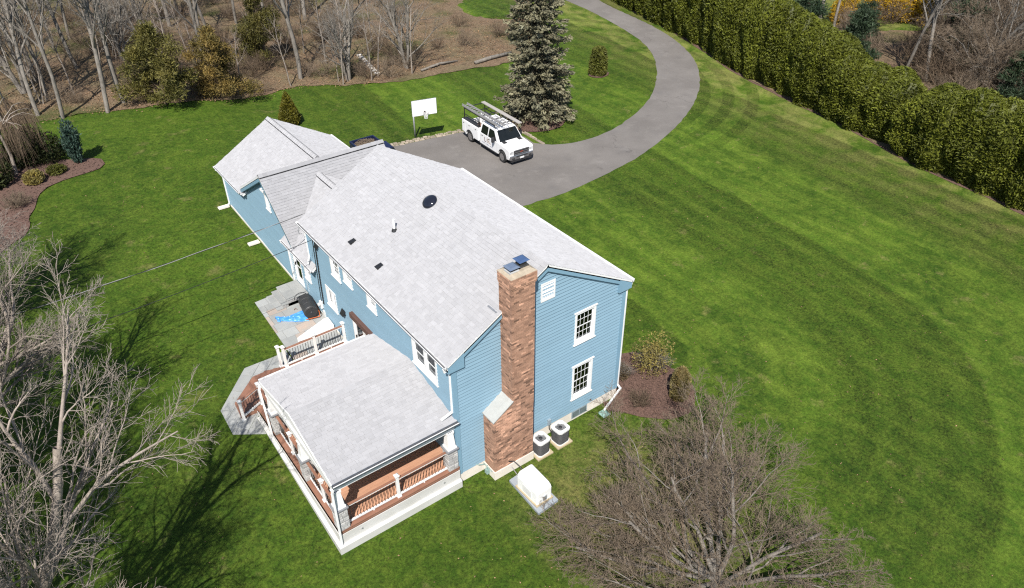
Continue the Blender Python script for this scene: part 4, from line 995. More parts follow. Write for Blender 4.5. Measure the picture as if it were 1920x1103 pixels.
# ------------------------------------------------------------------ things on the patio
dr = empty('tumbling_drum', (-.50, 12.2, 1.1), rad(-10), 'black ribbed drum lying in an orange frame beside the stone steps', 'drum', local=True)
k = MB(); k.lathe([(.05, -.60), (.30, -.60), (.335, -.57), (.335, -.2), (.345, -.19), (.345, -.15), (.335, -.14), (.335, .18), (.345, .19), (.345, .23), (.335, .24), (.335, .55), (.30, .58), (.05, .58)], c=(0, 0, .36), n=28, axis='y'); k.build('drum', pmat('black_drum', (.030, .030, .030), (.045, .045, .045), 6, .5), dr, smooth=False, bevel=.006)
k = MB(); k.lathe([(.05, -.612), (.27, -.612), (.28, -.601), (.06, -.601)], c=(0, 0, .36), n=24, axis='y'); k.build('lid', MT['plastic'], dr)
MB().beam((-.02, -.63, .36), (.05, -.63, .40), .035, .03).build('latch', MT['chrome'], dr)
fr_ = MB(); fr_.tube([(.34, -.66, .05), (.36, -.66, .30), (.36, .62, .30), (.34, .62, .05)], .022, 8); fr_.tube([(-.30, -.62, .05), (.36, -.66, .05)], .022, 8); fr_.tube([(-.30, .62, .05), (.36, .62, .05)], .022, 8); fr_.build('frame', MT['orange'], dr)
MB().tube([(.1+.0+.33*math.cos(t)-.25, .70, .38+.33*math.sin(t)) for t in [i*.35 for i in range(0, 10)]], .018, 6).build('handle', MT['plastic'], dr)
MB().tube([(-.48, .40, .03), (-.55, .46, .10), (-.62, .42, .03)], .015, 6).build('hook', pmat('rust', (.20, .08, .04), (.14, .06, .03), 8, .8), dr)
# crumpled tarp
tp = MB(); rngt = random.Random(4); nx, ny = 34, 16; vs = []
for i in range(nx+1):
    u = i/nx; cx = -2.02+u*1.32; cyc = 12.50-.42*u-.1*math.sin(u*3); hw = .05+.40*u**1.2+(.09 if i < 4 else 0)
    for j in range(ny+1):
        v = j/ny*2-1; x = cx+.10*v*u; y = cyc+hw*v*(1.05)
        n1 = abs(noise.noise((v*5.5+u*1.5, u*2.2, 1.7))); z = .015+.17*n1*(1-.5*abs(v))+.09*max(0, 1-abs(v)*1.4)*(1 if i < 5 else .55)+.10*max(0, .2-u)*5*(1-abs(v))
        vs.append((x+.05*noise.noise((u*7, v*3, 4)), y+.05*noise.noise((u*6, v*4, 9)), T(-1, y)+.05+z*(1 if abs(v) < .96 else .2)))
tp.add(vs, [(i*(ny+1)+j, (i+1)*(ny+1)+j, (i+1)*(ny+1)+j+1, i*(ny+1)+j+1) for i in range(nx) for j in range(ny)])
tpo = tp.build('tarp', MT['tarp'], recalc=False); sm = tpo.modifiers.new('solid', 'SOLIDIFY'); sm.thickness = .008
tag(tpo, 'crumpled bright blue tarp spread on the patio beside the black drum', 'tarp')
wb = MB(); wb.hexa([(-1.86, 10.42, 1.05), (-.10, 10.30, 1.05), (-.06, 11.02, 1.05), (-.22, 11.05, 1.05), (-1.86, 10.42, 1.30), (-.10, 10.30, 1.30), (-.06, 11.02, 1.30), (-.22, 11.05, 1.30)])
tag(wb.build('white_panel', MT['white'], bevel=.01), 'white wedge-shaped bulkhead cover between patio and deck railing', 'hatch')

# ------------------------------------------------------------------ air conditioners and generator
MT['tan'] = pmat('tan_pad', (.46, .38, .25), (.38, .31, .20), 4, .9, .2, 40)
def ac(cx, cy, label):
    tag(MB().box(cx-.38, cx+.38, cy-.36, cy+.36, -.03, .07).build('condenser_pad', MT['tan'], bevel=.01), 'tan pad under '+label[1], 'pad', 'condenser pads')
    r = empty('air_conditioner', (cx, cy, .07), rad(4), label[0], 'air conditioner', 'condenser units beside the foundation', local=True)
    a = .285
    def rr(a, c, n=5): return [(sx*(a-c)+c*math.cos(t), sy*(a-c)+c*math.sin(t)) for sx, sy, t0 in ((1, 1, 0), (-1, 1, 90), (-1, -1, 180), (1, -1, 270)) for t in [rad(t0+90*i/n) for i in range(n+1)]]
    P = rr(a, .15); k = MB(); k.prism([(x, y, .03) for x, y in P], (0, 0, .64)); k.build('coil', MT['acgrey'], r)
    for i in range(24):
        t = i/24*8*a
    lv = MB()
    for zz in np.arange(.08, .66, .045):
        Q = rr(a+.008, .15); lv.prism([(x, y, float(zz)) for x, y in Q], (0, 0, .010))
    lv.build('guard_wires', MT['plastic'], r)
    k = MB(); k.prism([(x, y, .0) for x, y in rr(a+.02, .15)], (0, 0, .05)); k.build('base_pan', MT['actop'], r)
    for sx, sy in ((1, 1), (1, -1), (-1, 1), (-1, -1)):
        MB().box(sx*(a-.055)-.022, sx*(a-.055)+.022, sy*(a-.055)-.022, sy*(a-.055)+.022, .05, .67).build('corner_post', MT['acgrey'], r, bevel=.01)
    k = MB(); O = rr(a+.03, .16, 6); n = len(O); I = []
    for x, y in O: t = math.atan2(y, x); I.append((.225*math.cos(t), .225*math.sin(t)))
    k.add([(x, y, .66) for x, y in O]+[(x, y, .73) for x, y in O]+[(x, y, .745) for x, y in I]+[(x, y, .66) for x, y in I], [(i+o1, (i+1) % n+o1, (i+1) % n+o2, i+o2) for i in range(n) for o1, o2 in ((0, n), (n, 2*n), (2*n, 3*n), (3*n, 0))]); k.build('top_grille', MT['actop'], r)
    k = MB(); k.lathe([(.222, .66), (.222, .67)], n=20); k.build('fan_well', MT['galv'], r)
    for i in range(5):
        t = i*2*math.pi/5; u = Vector((math.cos(t), math.sin(t))); v_ = Vector((-u.y, u.x))
        A = [u*.06-v_*.03, u*.20-v_*.07, u*.205+v_*.05, u*.06+v_*.03]; m1 = MB(); m1.add([(A[0].x, A[0].y, .685), (A[1].x, A[1].y, .68), (A[2].x, A[2].y, .71), (A[3].x, A[3].y, .70)], [(0, 1, 2, 3)]); m1.build('fan_blade', MT['acgrey'], r)
    MB().lathe([(.07, .69), (.07, .74), (.05, .75)], n=14).build('fan_motor', MT['plastic'], r)
    MB().box(a+.002, a+.022, -.16, .06, .50, .60).build('label_plate', MT['plastic'], r)
ac(3.44, -.62, ('round-cornered grey condenser unit nearer the chimney', 'the condenser unit nearer the chimney')); ac(4.44, -.62, ('round-cornered grey condenser unit nearer the basement window', 'the condenser unit nearer the basement window'))
tag(MB().hexa([(1.47, -3.02, -.05), (2.44, -2.96, -.05), (2.42, -1.05, -.05), (1.53, -1.12, -.05), (1.47, -3.02, .13), (2.44, -2.96, .13), (2.42, -1.05, .13), (1.53, -1.12, .13)]).build('generator_pad', pmat('blue_grey_pad', (.25, .285, .325), (.31, .335, .355), 3, .85, .2, 40), bevel=.01), 'blue-grey slab under the white generator on the lawn', 'pad')
gn = empty('generator', (1.93, -2.15, .13), rad(91.5), 'white standby generator box with sloping lid on a slab by the chimney', 'generator', local=True); gn.scale = (1.0, 1.2, 1.22)
k = MB(); k.prism([(-.60, -.29, .02), (.60, -.29, .02), (.60, .29, .02), (-.60, .29, .02)], (0, 0, .52)); k.build('cabinet', MT['gen'], gn, bevel=.04)
k = MB(); k.hexa([(-.62, -.31, .52), (.62, -.31, .52), (.62, .31, .52), (-.62, .31, .52), (-.46, -.25, .70), (.52, -.25, .76), (.52, .25, .76), (-.46, .25, .70)]); k.build('lid', MT['gen'], gn, bevel=.06)
k = MB(); k.prism([(-.64, -.33, .0), (.64, -.33, .0), (.64, .33, .0), (-.64, .33, .0)], (0, 0, .05)); k.build('base', MT['tan'], gn)
for s_ in (-1, 1): MB().box(-.25, .25, s_*.294-.006, s_*.294+.006, .12, .40).build('louver_panel', MT['actop'], gn)
MB().box(-.635, -.60, -.08, .08, .12, .30).build('inlet_box', MT['galv'], gn)
hs = MB(); hs.tube([(1.80, -.72, .62), (1.95, -.85, .66), (2.08, -1.1, .45), (2.06, -1.45, .25), (2.02, -1.60, .22)], .024, 8)
tag(hs.build('generator_cable', MT['blackmetal'], smooth=True), 'black flexible cable looping from the chimney to the generator', 'cable')
hp = MB(); hp.tube([(1.45, -.70, .30), (1.85, -.72, .30), (1.90, -.78, .28), (1.86, -1.45, .22), (1.86, -1.62, .22)], .016, 8)
tag(hp.build('gas_pipe', MT['galv'], smooth=True), 'thin grey gas pipe from the chimney footing to the generator', 'pipe')

# ------------------------------------------------------------------ vehicles
def wheel(par, x, y, r=.40, w_=.27, rim='chrome'):
    s_ = 1 if y > 0 else -1
    k = MB(); k.lathe([(r*.62, -w_/2), (r*.93, -w_/2), (r, -w_/2+.03), (r, w_/2-.03), (r*.93, w_/2), (r*.62, w_/2)], c=(x, y, r), n=24, axis='y'); wo_ = k.build('wheel', MT['rubber'], par)
    k = MB(); k.lathe([(r*.30, s_*(w_/2-.045)), (r*.60, s_*(w_/2-.03)), (r*.615, s_*(w_/2+.004)), (r*.64, s_*(w_/2+.004))] if s_ > 0 else [(r*.64, s_*(w_/2+.004)), (r*.615, s_*(w_/2+.004)), (r*.60, s_*(w_/2-.03)), (r*.30, s_*(w_/2-.045))], c=(x, y, r), n=24, axis='y'); k.build('rim', MT[rim], wo_)
    for i in range(8):
        t = i*math.pi/4; MB().beam((x+.1*math.cos(t), y+s_*(w_/2-.03), r+.1*math.sin(t)), (x+r*.6*math.cos(t), y+s_*(w_/2-.02), r+r*.6*math.sin(t)), .03, .05, upv=(0, 1, 0)).build('spoke', MT[rim], wo_)
    k = MB(); k.lathe([(.085, s_*(w_/2-.05)), (.07, s_*(w_/2+.01))], c=(x, y, r), n=14, axis='y'); k.build('hub', MT[rim], wo_)
def side(pts, y0, y1): return [(x, y0, z) for x, z in pts], (0, y1-y0, 0)
def arch(cx, r, n=9, z=.40): return [(cx+r*math.cos(math.pi*(1-i/n)), z+r*math.sin(math.pi*(1-i/n))) for i in range(n+1)]
tk = empty('service_truck', (18.66, 23.57, .012), rad(-92.1), 'white crew cab service truck with a ladder rack parked by the stone kerb', 'truck', local=True)
WB = 2.045
# front body: fenders, doors, with open front arch
bp = [(-.80, .42), (1.50, .42)]+arch(WB, .52)+[(2.62, .42), (2.84, .45), (2.90, .62), (2.90, 1.02), (2.82, 1.13), (1.62, 1.22), (-.80, 1.22)]
k = MB(); P, v_ = side(bp, -.97, .97); k.prism(P, v_); bo = k.build('body', MT['truckwhite'], tk, bevel=.045)
MB().hexa([(1.60, -.90, 1.215), (2.84, -.84, 1.12), (2.84, .84, 1.12), (1.60, .90, 1.215), (1.60, -.78, 1.275), (2.74, -.70, 1.185), (2.74, .70, 1.185), (1.60, .78, 1.275)]).build('hood', MT['truckwhite'], tk, bevel=.03)
# cab greenhouse
cb = [(-.78, 1.22), (1.66, 1.22), (1.04, 1.90), (.85, 1.945), (-.55, 1.955), (-.72, 1.90)]
def green(pts, yb, yt):
    zb, zt = 1.22, 1.955; f = lambda z: yb+(yt-yb)*(z-zb)/(zt-zb); n = len(pts)
    vs = [(x, -f(z), z) for x, z in pts]+[(x, f(z), z) for x, z in pts]
    return vs, [tuple(range(n)), tuple(range(2*n-1, n-1, -1))]+[(i, n+i, n+(i+1) % n, (i+1) % n) for i in range(n)]
k = MB(); k.add(*green(cb, .95, .80)); k.build('cab', MT['truckwhite'], tk, bevel=.035)
fy = lambda z, o=.006: .95+(.80-.95)*(z-1.22)/.735+o
MT['autoglass'] = pmat('dark_auto_glass', (.008, .010, .010), (.012, .014, .014), 3, .06)
for sg in (-1, 1):
    for q in ([(.30, 1.24), (1.34, 1.24), (.90, 1.82), (.34, 1.83)], [(-.62, 1.24), (.20, 1.24), (.22, 1.83), (-.52, 1.84)]):
        m1 = MB(); m1.add([(x, sg*fy(z, .012), z) for x, z in q]+[(x, sg*fy(z, -.01), z) for x, z in q], [(0, 1, 2, 3), (4, 7, 6, 5), (0, 4, 5, 1), (1, 5, 6, 2), (2, 6, 7, 3), (3, 7, 4, 0)]); m1.build('side_window', MT['autoglass'], tk)
    for x in (.25, 1.42, -.70):
        MB().box(x-.006, x+.006, sg*.972-.004, sg*.972+.004, .52, 1.2).build('door_seam', MT['galv'], tk)
    for x in (.36, -.52): MB().box(x, x+.16, sg*.975-.012, sg*.985+.012, 1.05, 1.09).build('door_handle', MT['plastic'], tk)
    mi = MB(); mi.box(1.10, 1.24, sg*1.14-.10, sg*1.14+.10, 1.16, 1.52); mo = mi.build('mirror', MT['plastic'], tk, bevel=.03)
    MB().beam((1.22, sg*.95, 1.30), (1.18, sg*1.1, 1.32), .04, .06).build('mirror_arm', MT['plastic'], mo)
    MB().box(2.62, 2.90, sg*.80-.16, sg*.80+.155, .80, 1.03).build('headlight', pmat('headlight', (.72, .72, .70), (.6, .6, .6), 12, .15) if sg < 0 else bpy.data.materials['headlight'], tk, bevel=.02)
ws = MB(); ws.add([(1.62, -.86, 1.25), (1.62, .86, 1.25), (1.09, .74, 1.87), (1.09, -.74, 1.87), (1.60, -.86, 1.23), (1.60, .86, 1.23), (1.07, .74, 1.85), (1.07, -.74, 1.85)], [(0, 1, 2, 3), (4, 7, 6, 5), (0, 4, 5, 1), (1, 5, 6, 2), (2, 6, 7, 3), (3, 7, 4, 0)]); wso = ws.build('windshield', MT['autoglass'], tk)
wso.location = (.03, 0, .022)
MB().box(1.44, 1.58, -.78, -.50, 1.315, 1.325).build('windshield_sticker', pmat('pale_green', (.45, .75, .60), (.5, .8, .65), 3, .5), tk)
for sg in (-1, 1): MB().hexa([(1.66, sg*.62-.14, 1.268), (1.98, sg*.62-.16, 1.244), (1.98, sg*.62+.16, 1.244), (1.66, sg*.62+.14, 1.268), (1.66, sg*.62-.14, 1.286), (1.98, sg*.62-.16, 1.262), (1.98, sg*.62+.16, 1.262), (1.66, sg*.62+.14, 1.286)]).build('hood_vent', MT['plastic'], tk)
gr = MB().box(2.885, 2.925, -.62, .62, .74, 1.06).build('grille', MT['plastic'], tk, bevel=.015)
for z in (1.03, .90, .78): MB().box(2.92, 2.94, -.62, .62, z-.02, z+.02).build('grille_bar', MT['chrome'], gr)
MB().add([(2.945, -.14, .875), (2.945, -.05, .875), (2.945, -.04, .86), (2.945, .04, .86), (2.945, .05, .875), (2.945, .14, .875), (2.945, .16, .925), (2.945, .05, .925), (2.945, .04, .94), (2.945, -.04, .94), (2.945, -.05, .925), (2.945, -.12, .925)], [tuple(range(12))]).build('emblem', pmat('rust_red_emblem', (.30, .08, .05), (.25, .06, .04), 5, .4), gr)
bu = MB(); bu.hexa([(2.70, -.98, .42), (2.98, -.90, .42), (2.98, .90, .42), (2.70, .98, .42), (2.70, -.98, .74), (3.00, -.90, .72), (3.00, .90, .72), (2.70, .98, .74)]); buo = bu.build('bumper', MT['chrome'], tk, bevel=.03)
MB().box(2.99, 3.012, -.45, .45, .58, .66).build('bumper_slot', MT['plastic'], buo); MB().box(3.005, 3.02, -.16, .16, .44, .56).build('license_plate', MT['white'], buo)
MB().box(2.75, 2.96, -.82, .82, .26, .419).build('air_dam', MT['plastic'], buo)
for sg in (-1, 1): MB().box(2.985, 3.008, sg*.68-.10, sg*.68+.10, .47, .56).build('fog_lamp', MT['plastic'], buo)
MB().box(-2.9, 2.7, -.6, .6, .34, .55).build('chassis', MT['plastic'], tk)
for sg in (-1, 1): MB().box(-.7, 1.4, sg*.93-.07, sg*.93+.07, .36, .42).build('running_board', MT['plastic'], tk)
# service body
sp2 = [(-3.02, .58), (-2.62, .52)]+arch(-WB, .50)+[(-1.45, .50), (-.86, .50), (-.86, 1.46), (-3.02, 1.46)]
for y0, y1 in ((-1.03, -.55), (.55, 1.03)):
    k = MB(); P, v_ = side(sp2, y0, y1); k.prism(P, v_); so_ = k.build('tool_box', MT['truckwhite'], tk, bevel=.02)
    MB().box(-3.0, -.88, y0+.04, y1-.04, 1.461, 1.50).build('top_rail', MT['plastic'], so_)
    yy = y0 if y0 < 0 else y1; sg = -1 if y0 < 0 else 1
    for a, b, c, d in ((-1.50, -.92, .60, 1.38), (-2.52, -1.56, 1.02, 1.38), (-2.96, -2.58, .66, 1.38)):
        MB().box(a, b, yy-.006, yy+.006, c, d).build('compartment_door', MT['truckwhite'], so_, bevel=.012)
        MB().box((a+b)/2-.05, (a+b)/2+.05, yy+sg*.006-.012, yy+sg*.006+.012, d-.18, d-.12).build('latch', MT['plastic'], so_)
MB().box(-2.98, -.88, -.549, .549, .62, .74).build('bed_floor', MT['plastic'], tk); MB().box(-3.02, -2.97, -.549, .549, .62, 1.2).build('tailgate', MT['truckwhite'], tk); MB().box(-.90, -.86, -.549, .549, .741, 1.46).build('bulkhead', MT['plastic'], tk)
MB().box(-3.22, -3.03, -.98, .98, .50, .62).build('rear_bumper', MT['chrome'], tk, bevel=.02)
for x, y in ((WB, -.86), (WB, .86), (-WB, -.86), (-WB, .86)): wheel(tk, x, y)
# rack
rk = MB(); ht = 2.24
for y in (-.86, .86):
    for x in (-2.90, -.95): rk.beam((x, y, 1.47), (x, y, ht), .05, .05)
    rk.beam((-2.95, y, ht), (1.05, y, ht), .05, .05)
    rk.beam((-2.9, y, 1.80), (-.95, y, 1.80), .04, .04)
    rk.beam((.95, y*.88, 1.95), (.95, y, ht), .04, .04)
for x in (-2.90, -1.9, -.95, .1, .95): rk.beam((x, -.86, ht), (x, .86, ht), .045, .045)
rk.build('ladder_rack', MT['blackmetal'], tk)
# lettering on the door, too small to read beyond its first letter
def text_mesh(body, size):
    cu = bpy.data.curves.new('lettering', 'FONT'); cu.body = body; cu.size = size; cu.extrude = .003
    to = bpy.data.objects.new('tmp_lettering', cu); C.objects.link(to); bpy.context.view_layer.update()
    me = bpy.data.meshes.new_from_object(to.evaluated_get(bpy.context.evaluated_depsgraph_get())); bpy.data.objects.remove(to); return me
MT['maroon'] = pmat('maroon_print', (.10, .02, .02), (.09, .02, .02), 4, .5); MT['tanprint'] = pmat('tan_print', (.42, .30, .22), (.38, .28, .2), 4, .5); MT['bluegrey'] = pmat('grey_print', (.22, .22, .30), (.2, .2, .28), 4, .5)
lt = link('lettering', text_mesh('L', .46), tk, MT['maroon']); lt.rotation_euler = (rad(90), 0, 0); lt.location = (-.18, -.978, .74)
for i, (x, z, l, h, mt) in enumerate(((.12, .98, .26, .045, 'tanprint'), (.12, .88, .40, .045, 'tanprint'), (.14, .78, .52, .04, 'tanprint'), (-.45, .60, .40, .03, 'bluegrey'), (.05, .60, .35, .03, 'bluegrey'), (.5, .60, .4, .03, 'bluegrey'))):
    MB().box(x, x+l, -.978, -.9735, z, z+h).build('print_line', MT[mt], tk)

def on_truck(o): o.location = tk.location.copy(); o.rotation_euler = tk.rotation_euler.copy(); return o
ld = on_truck(empty('extension_ladder', label='long aluminium extension ladder on the near side of the truck rack', cat='ladder', local=True))
for (y0, zo) in ((-.62, 2.30), (-.60, 2.38)):
    for sg in (-1, 1):
        MB().beam((-3.25, y0+sg*.20, zo), (1.55 if zo < 2.35 else 1.2, y0+sg*.20, zo), .035, .075).build('rail', MT['alum'], ld)
for i in range(16): MB().tube([(-3.1+i*.30, -.82, 2.30), (-3.1+i*.30, -.42, 2.30)], .018, 6).build('rung', MT['alum'], ld)
for i in range(14): MB().tube([(-2.95+i*.30, -.80, 2.38), (-2.95+i*.30, -.40, 2.38)], .018, 6).build('rung', MT['alum'], ld)
l2 = on_truck(empty('step_ladder', label='short ladder lying in the middle of the truck rack', cat='ladder', local=True))
for sg in (-1, 1): MB().beam((-.3, -.12+sg*.19, 2.30), (1.45, -.12+sg*.17, 2.30), .035, .06).build('rail', MT['alum'], l2)
for i in range(6): MB().tube([(-.2+i*.3, -.30, 2.30), (-.2+i*.3, .06, 2.30)], .02, 6).build('rung', MT['alum'], l2)
pk_ = on_truck(MB().box(-2.95, 1.75, .58, .87, 2.268, 2.33).build('scaffold_plank', MT['wood'], bevel=.008)); tag(pk_, 'long grey scaffold plank on the far side of the truck rack', 'plank')
tb = on_truck(MB().box(-.86, -.40, -.1, .5, 1.965, 2.12).build('roof_box', MT['truckwhite'], bevel=.03)); tag(tb, 'white box on the cab roof under the truck rack', 'box')
for i, (a, b, m) in enumerate((((-2.7, -.3, .80), (-1.1, -.15, 1.35), 'white'), ((-2.6, -.1, .80), (-1.2, .25, 1.2), 'metalblue'), ((-2.4, .2, .8), (-1.3, -.3, 1.1), 'galv'))):
    tag(on_truck(MB().beam(a, b, .06, .05).build('trim_board', MT[m])), ('white board slanting in the truck bed', 'blue-grey board lying in the truck bed', 'grey pipe lying in the truck bed')[i], 'board')
hc = MB(); rngh = random.Random(3)
for i in range(7):
    r = .17+.02*i % .06; cz = 1.40+i*.02; hc.tube([(-1.15+rngh.uniform(-.04, .04)+r*math.cos(t), -.76+.03*i*.5, cz+r*math.sin(t)) for t in [j*math.pi/8 for j in range(17)]], .022, 5, cap=False)
tag(on_truck(hc.build('hose_coil', pmat('copper_hose', (.22, .12, .08), (.14, .09, .07), 9, .6))), 'brown hose coil hanging behind the truck cab', 'hose')

# dark pickup behind the roof ridge with a load of brush
pu = empty('pickup_truck', (10.52, 25.65, T(10.5, 25.6)+.02), rad(-91), 'dark navy pickup with a bed full of brush behind the roof ridge', 'truck', local=True)
bp = [(-2.55, .45), (-2.18, .42)]+arch(-1.62, .45, z=.38)+[(-1.1, .40), (1.2, .40)]+arch(1.75, .45, z=.38)+[(2.3, .40), (2.62, .45), (2.68, .92), (2.50, 1.02), (1.35, 1.12), (-.62, 1.12), (-.62, .86), (-2.55, .86)]
k = MB(); P, v_ = side(bp, -.90, .90); k.prism(P, v_); k.build('body', MT['navy'], pu, bevel=.04)
for y0, y1 in ((-.92, -.80), (.80, .92)): MB().box(-2.55, -.62, y0, y1, .861, 1.30).build('bed_side', MT['navy'], pu, bevel=.03)
MB().box(-2.60, -2.50, -.90, .90, .70, 1.30).build('tailgate', MT['navy'], pu, bevel=.02); MB().box(-.66, -.60, -.799, .799, .861, 1.32).build('bulkhead', MT['navy'], pu)
zb_ = 1.12; k = MB(); pts = [(-.55, 1.12), (1.40, 1.12), (.80, 1.72), (-.30, 1.76), (-.5, 1.6)]
n = len(pts); f = lambda z: .88-.16*(z-1.12)/.64
k.add([(x, -f(z), z) for x, z in pts]+[(x, f(z), z) for x, z in pts], [tuple(range(n)), tuple(range(2*n-1, n-1, -1))]+[(i, n+i, n+(i+1) % n, (i+1) % n) for i in range(n)]); k.build('cab', MT['navy'], pu, bevel=.05)
for sg in (-1, 1):
    m1 = MB(); m1.add([(-.4, sg*(f(1.16)+.006), 1.16), (1.15, sg*(f(1.16)+.006), 1.16), (.74, sg*(f(1.64)+.006), 1.64), (-.30, sg*(f(1.66)+.006), 1.66)], [(0, 1, 2, 3)]); m1.build('side_window', MT['autoglass'], pu)
m1 = MB(); m1.add([(1.36, -.80, 1.18), (1.36, .80, 1.18), (.84, .70, 1.70), (.84, -.70, 1.70)], [(0, 1, 2, 3)]); m1.build('windshield', MT['autoglass'], pu)
for x, y in ((1.75, -.80), (1.75, .80), (-1.62, -.80), (-1.62, .80)): wheel(pu, x, y, .36, .22)
bl_ = MB(); rngb = random.Random(8)
for i in range(420):
    x, y = rngb.uniform(-2.4, -.75), rngb.uniform(-.72, .72); z = 1.0+.32*(1-(y/.8)**2)*rngb.random(); a = rngb.uniform(0, 6.28); l = rngb.uniform(.08, .3)
    bl_.tube([(x-l*math.cos(a), y-l*math.sin(a), z+rngb.uniform(-.06, .08)), (x+l*math.cos(a), y+l*math.sin(a), z+rngb.uniform(-.06, .08))], rngb.uniform(.008, .02), 4)
bl_.box(-2.44, -.72, -.76, .76, .88, 1.06)
bo_ = bl_.build('brush_load', MT['twigt'], recalc=False); bo_.location = pu.location.copy(); bo_.rotation_euler = pu.rotation_euler.copy()
tag(bo_, 'heap of tan brush and sticks filling the navy pickup bed', 'brush', kind='stuff')

# basketball hoop
bh = empty('basketball_hoop', (15.0, 28.72, 0), 0, 'basketball hoop with a white backboard on a grey pole beside the kerb', 'basketball hoop')
MB().tube([(15.0, 28.72, -.1), (15.0, 28.72, 2.15)], .06, 12).build('pole', MT['galv'], bh, smooth=True)
u_ = Vector((.97, -.24, 0)).normalized(); nn_ = Vector((-.24, -.97, 0)).normalized(); bc = Vector((15.75, 27.15, 2.62))
bc = Vector((15.0, 28.72, 2.62))+nn_*1.15+u_*.52
bb = MB(); hw, hh = .88, .545
P = [bc-u_*hw-Vector((0, 0, hh)), bc+u_*hw-Vector((0, 0, hh)), bc+u_*hw+Vector((0, 0, hh)), bc-u_*hw+Vector((0, 0, hh))]
bb.hexa([tuple(p+nn_*.02) for p in P]+[tuple(p-nn_*.02) for p in P]); bbo = bb.build('backboard', pmat('board_white', (.86, .86, .86), (.84, .84, .84), 2, .3), bh)
fr2 = MB()
for a, b in zip(P, P[1:]+P[:1]): fr2.beam(a-nn_*.01, b-nn_*.01, .05, .035, upv=nn_)
fr2.build('board_frame', MT['galv'], bbo)
arm = MB(); top = Vector((15.0, 28.72, 2.12))
for dz in (0, .22): arm.tube([top-Vector((0, 0, .3-dz)), top+nn_*.45+Vector((0, 0, .15+dz))+u_*.22, bc-nn_*.04-Vector((0, 0, .2-dz*1.5))], .035, 8)
arm.build('support_arm', MT['blackmetal'], bh, smooth=True)
rc = bc+nn_*.30-Vector((0, 0, .30)); rm = MB(); rm.tube([rc+Vector((.21*math.cos(t), .21*math.sin(t), 0)) for t in [i*math.pi/12 for i in range(25)]], .014, 6, cap=False)
rm.build('rim', pmat('rim_grey', (.30, .24, .22), (.25, .2, .18), 5, .5), bh)
MB().beam(bc+nn_*.03-Vector((0, 0, .30)), bc+nn_*.10-Vector((0, 0, .30)), .12, .12).build('rim_bracket', MT['blackmetal'], bh)
nt_ = MB()
for i in range(12):
    t0 = i*math.pi/6
    for sg in (-1, 1): nt_.tube([rc+Vector((r_*math.cos(t0+sg*dt), r_*math.sin(t0+sg*dt), -z)) for r_, z, dt in ((.20, 0, 0), (.15, .15, .26), (.12, .30, .52), (.11, .40, .70))], .008, 4)
nt_.build('net', MT['white'], bh)

# service cables from the house to a pole out of sight
def cable(a, b, sag, label, strands):
    a, b = Vector(a), Vector(b); N = 160; r = empty('service_cable', tuple(a), 0, label, 'cable', 'overhead cables')
    for j, (mt, rad_, ph) in enumerate(strands):
        pts = []
        for i in range(N+1):
            t = i/N; p = a+(b-a)*t-Vector((0, 0, sag*4*t*(1-t))); w_ = ph+t*45
            pts.append(p+Vector((0, .014*math.cos(w_), .014*math.sin(w_)))*(1 if len(strands) > 1 else 0))
        MB().tube(pts, rad_, 5).build('strand', MT[mt], r)
cable((.05, 12.15, 6.25), (-27.0, 10.0, 8.0), .55, 'pale twisted overhead cable running from the roof corner across the lawn', (('alum', .012, 0), ('blackmetal', .011, 3.14)))
cable((-.18, 10.9, 5.62), (-27.0, 8.6, 7.4), .6, 'thin dark overhead cable running from the rear wall across the lawn', (('blackmetal', .013, 0),))

# ------------------------------------------------------------------ trees and shrubs
class Branches:
    """fast collector of tapered n-sided tubes (numpy at the end)"""
    def __init__(s): s.v = []; s.f = []
    def tube(s, P, R, n):
        b = len(s.v); k = len(P); x = None
        for i in range(k):
            a = P[i-1] if i else P[0]; c = P[i+1] if i < k-1 else P[-1]
            dx, dy, dz = c[0]-a[0], c[1]-a[1], c[2]-a[2]; l = math.sqrt(dx*dx+dy*dy+dz*dz) or 1e-9; dx, dy, dz = dx/l, dy/l, dz/l
            if x is None: x = (0, -dz, dy) if abs(dx) < .8 else (dz, 0, -dx)
            dt = x[0]*dx+x[1]*dy+x[2]*dz; x = (x[0]-dx*dt, x[1]-dy*dt, x[2]-dz*dt); l = math.sqrt(x[0]**2+x[1]**2+x[2]**2) or 1e-9; x = (x[0]/l, x[1]/l, x[2]/l)
            y = (dy*x[2]-dz*x[1], dz*x[0]-dx*x[2], dx*x[1]-dy*x[0]); r = R[i]; p = P[i]
            for j in range(n):
                ca, sa = _CS[n][j]; s.v.append((p[0]+(x[0]*ca+y[0]*sa)*r, p[1]+(x[1]*ca+y[1]*sa)*r, p[2]+(x[2]*ca+y[2]*sa)*r))
        for i in range(k-1):
            o = b+i*n
            for j in range(n): j2 = (j+1) % n; s.f.append((o+j, o+j2, o+n+j2, o+n+j))
    def mesh(s, name, mat):
        me = bpy.data.meshes.new(name); me.from_pydata(s.v, [], s.f); me.materials.append(mat)
        me.polygons.foreach_set('use_smooth', [True]*len(me.polygons)); return me
_CS = {n: [(math.cos(2*math.pi*j/n), math.sin(2*math.pi*j/n)) for j in range(n)] for n in range(3, 13)}
def nrmz(d): l = math.sqrt(d[0]**2+d[1]**2+d[2]**2) or 1e-9; return (d[0]/l, d[1]/l, d[2]/l)
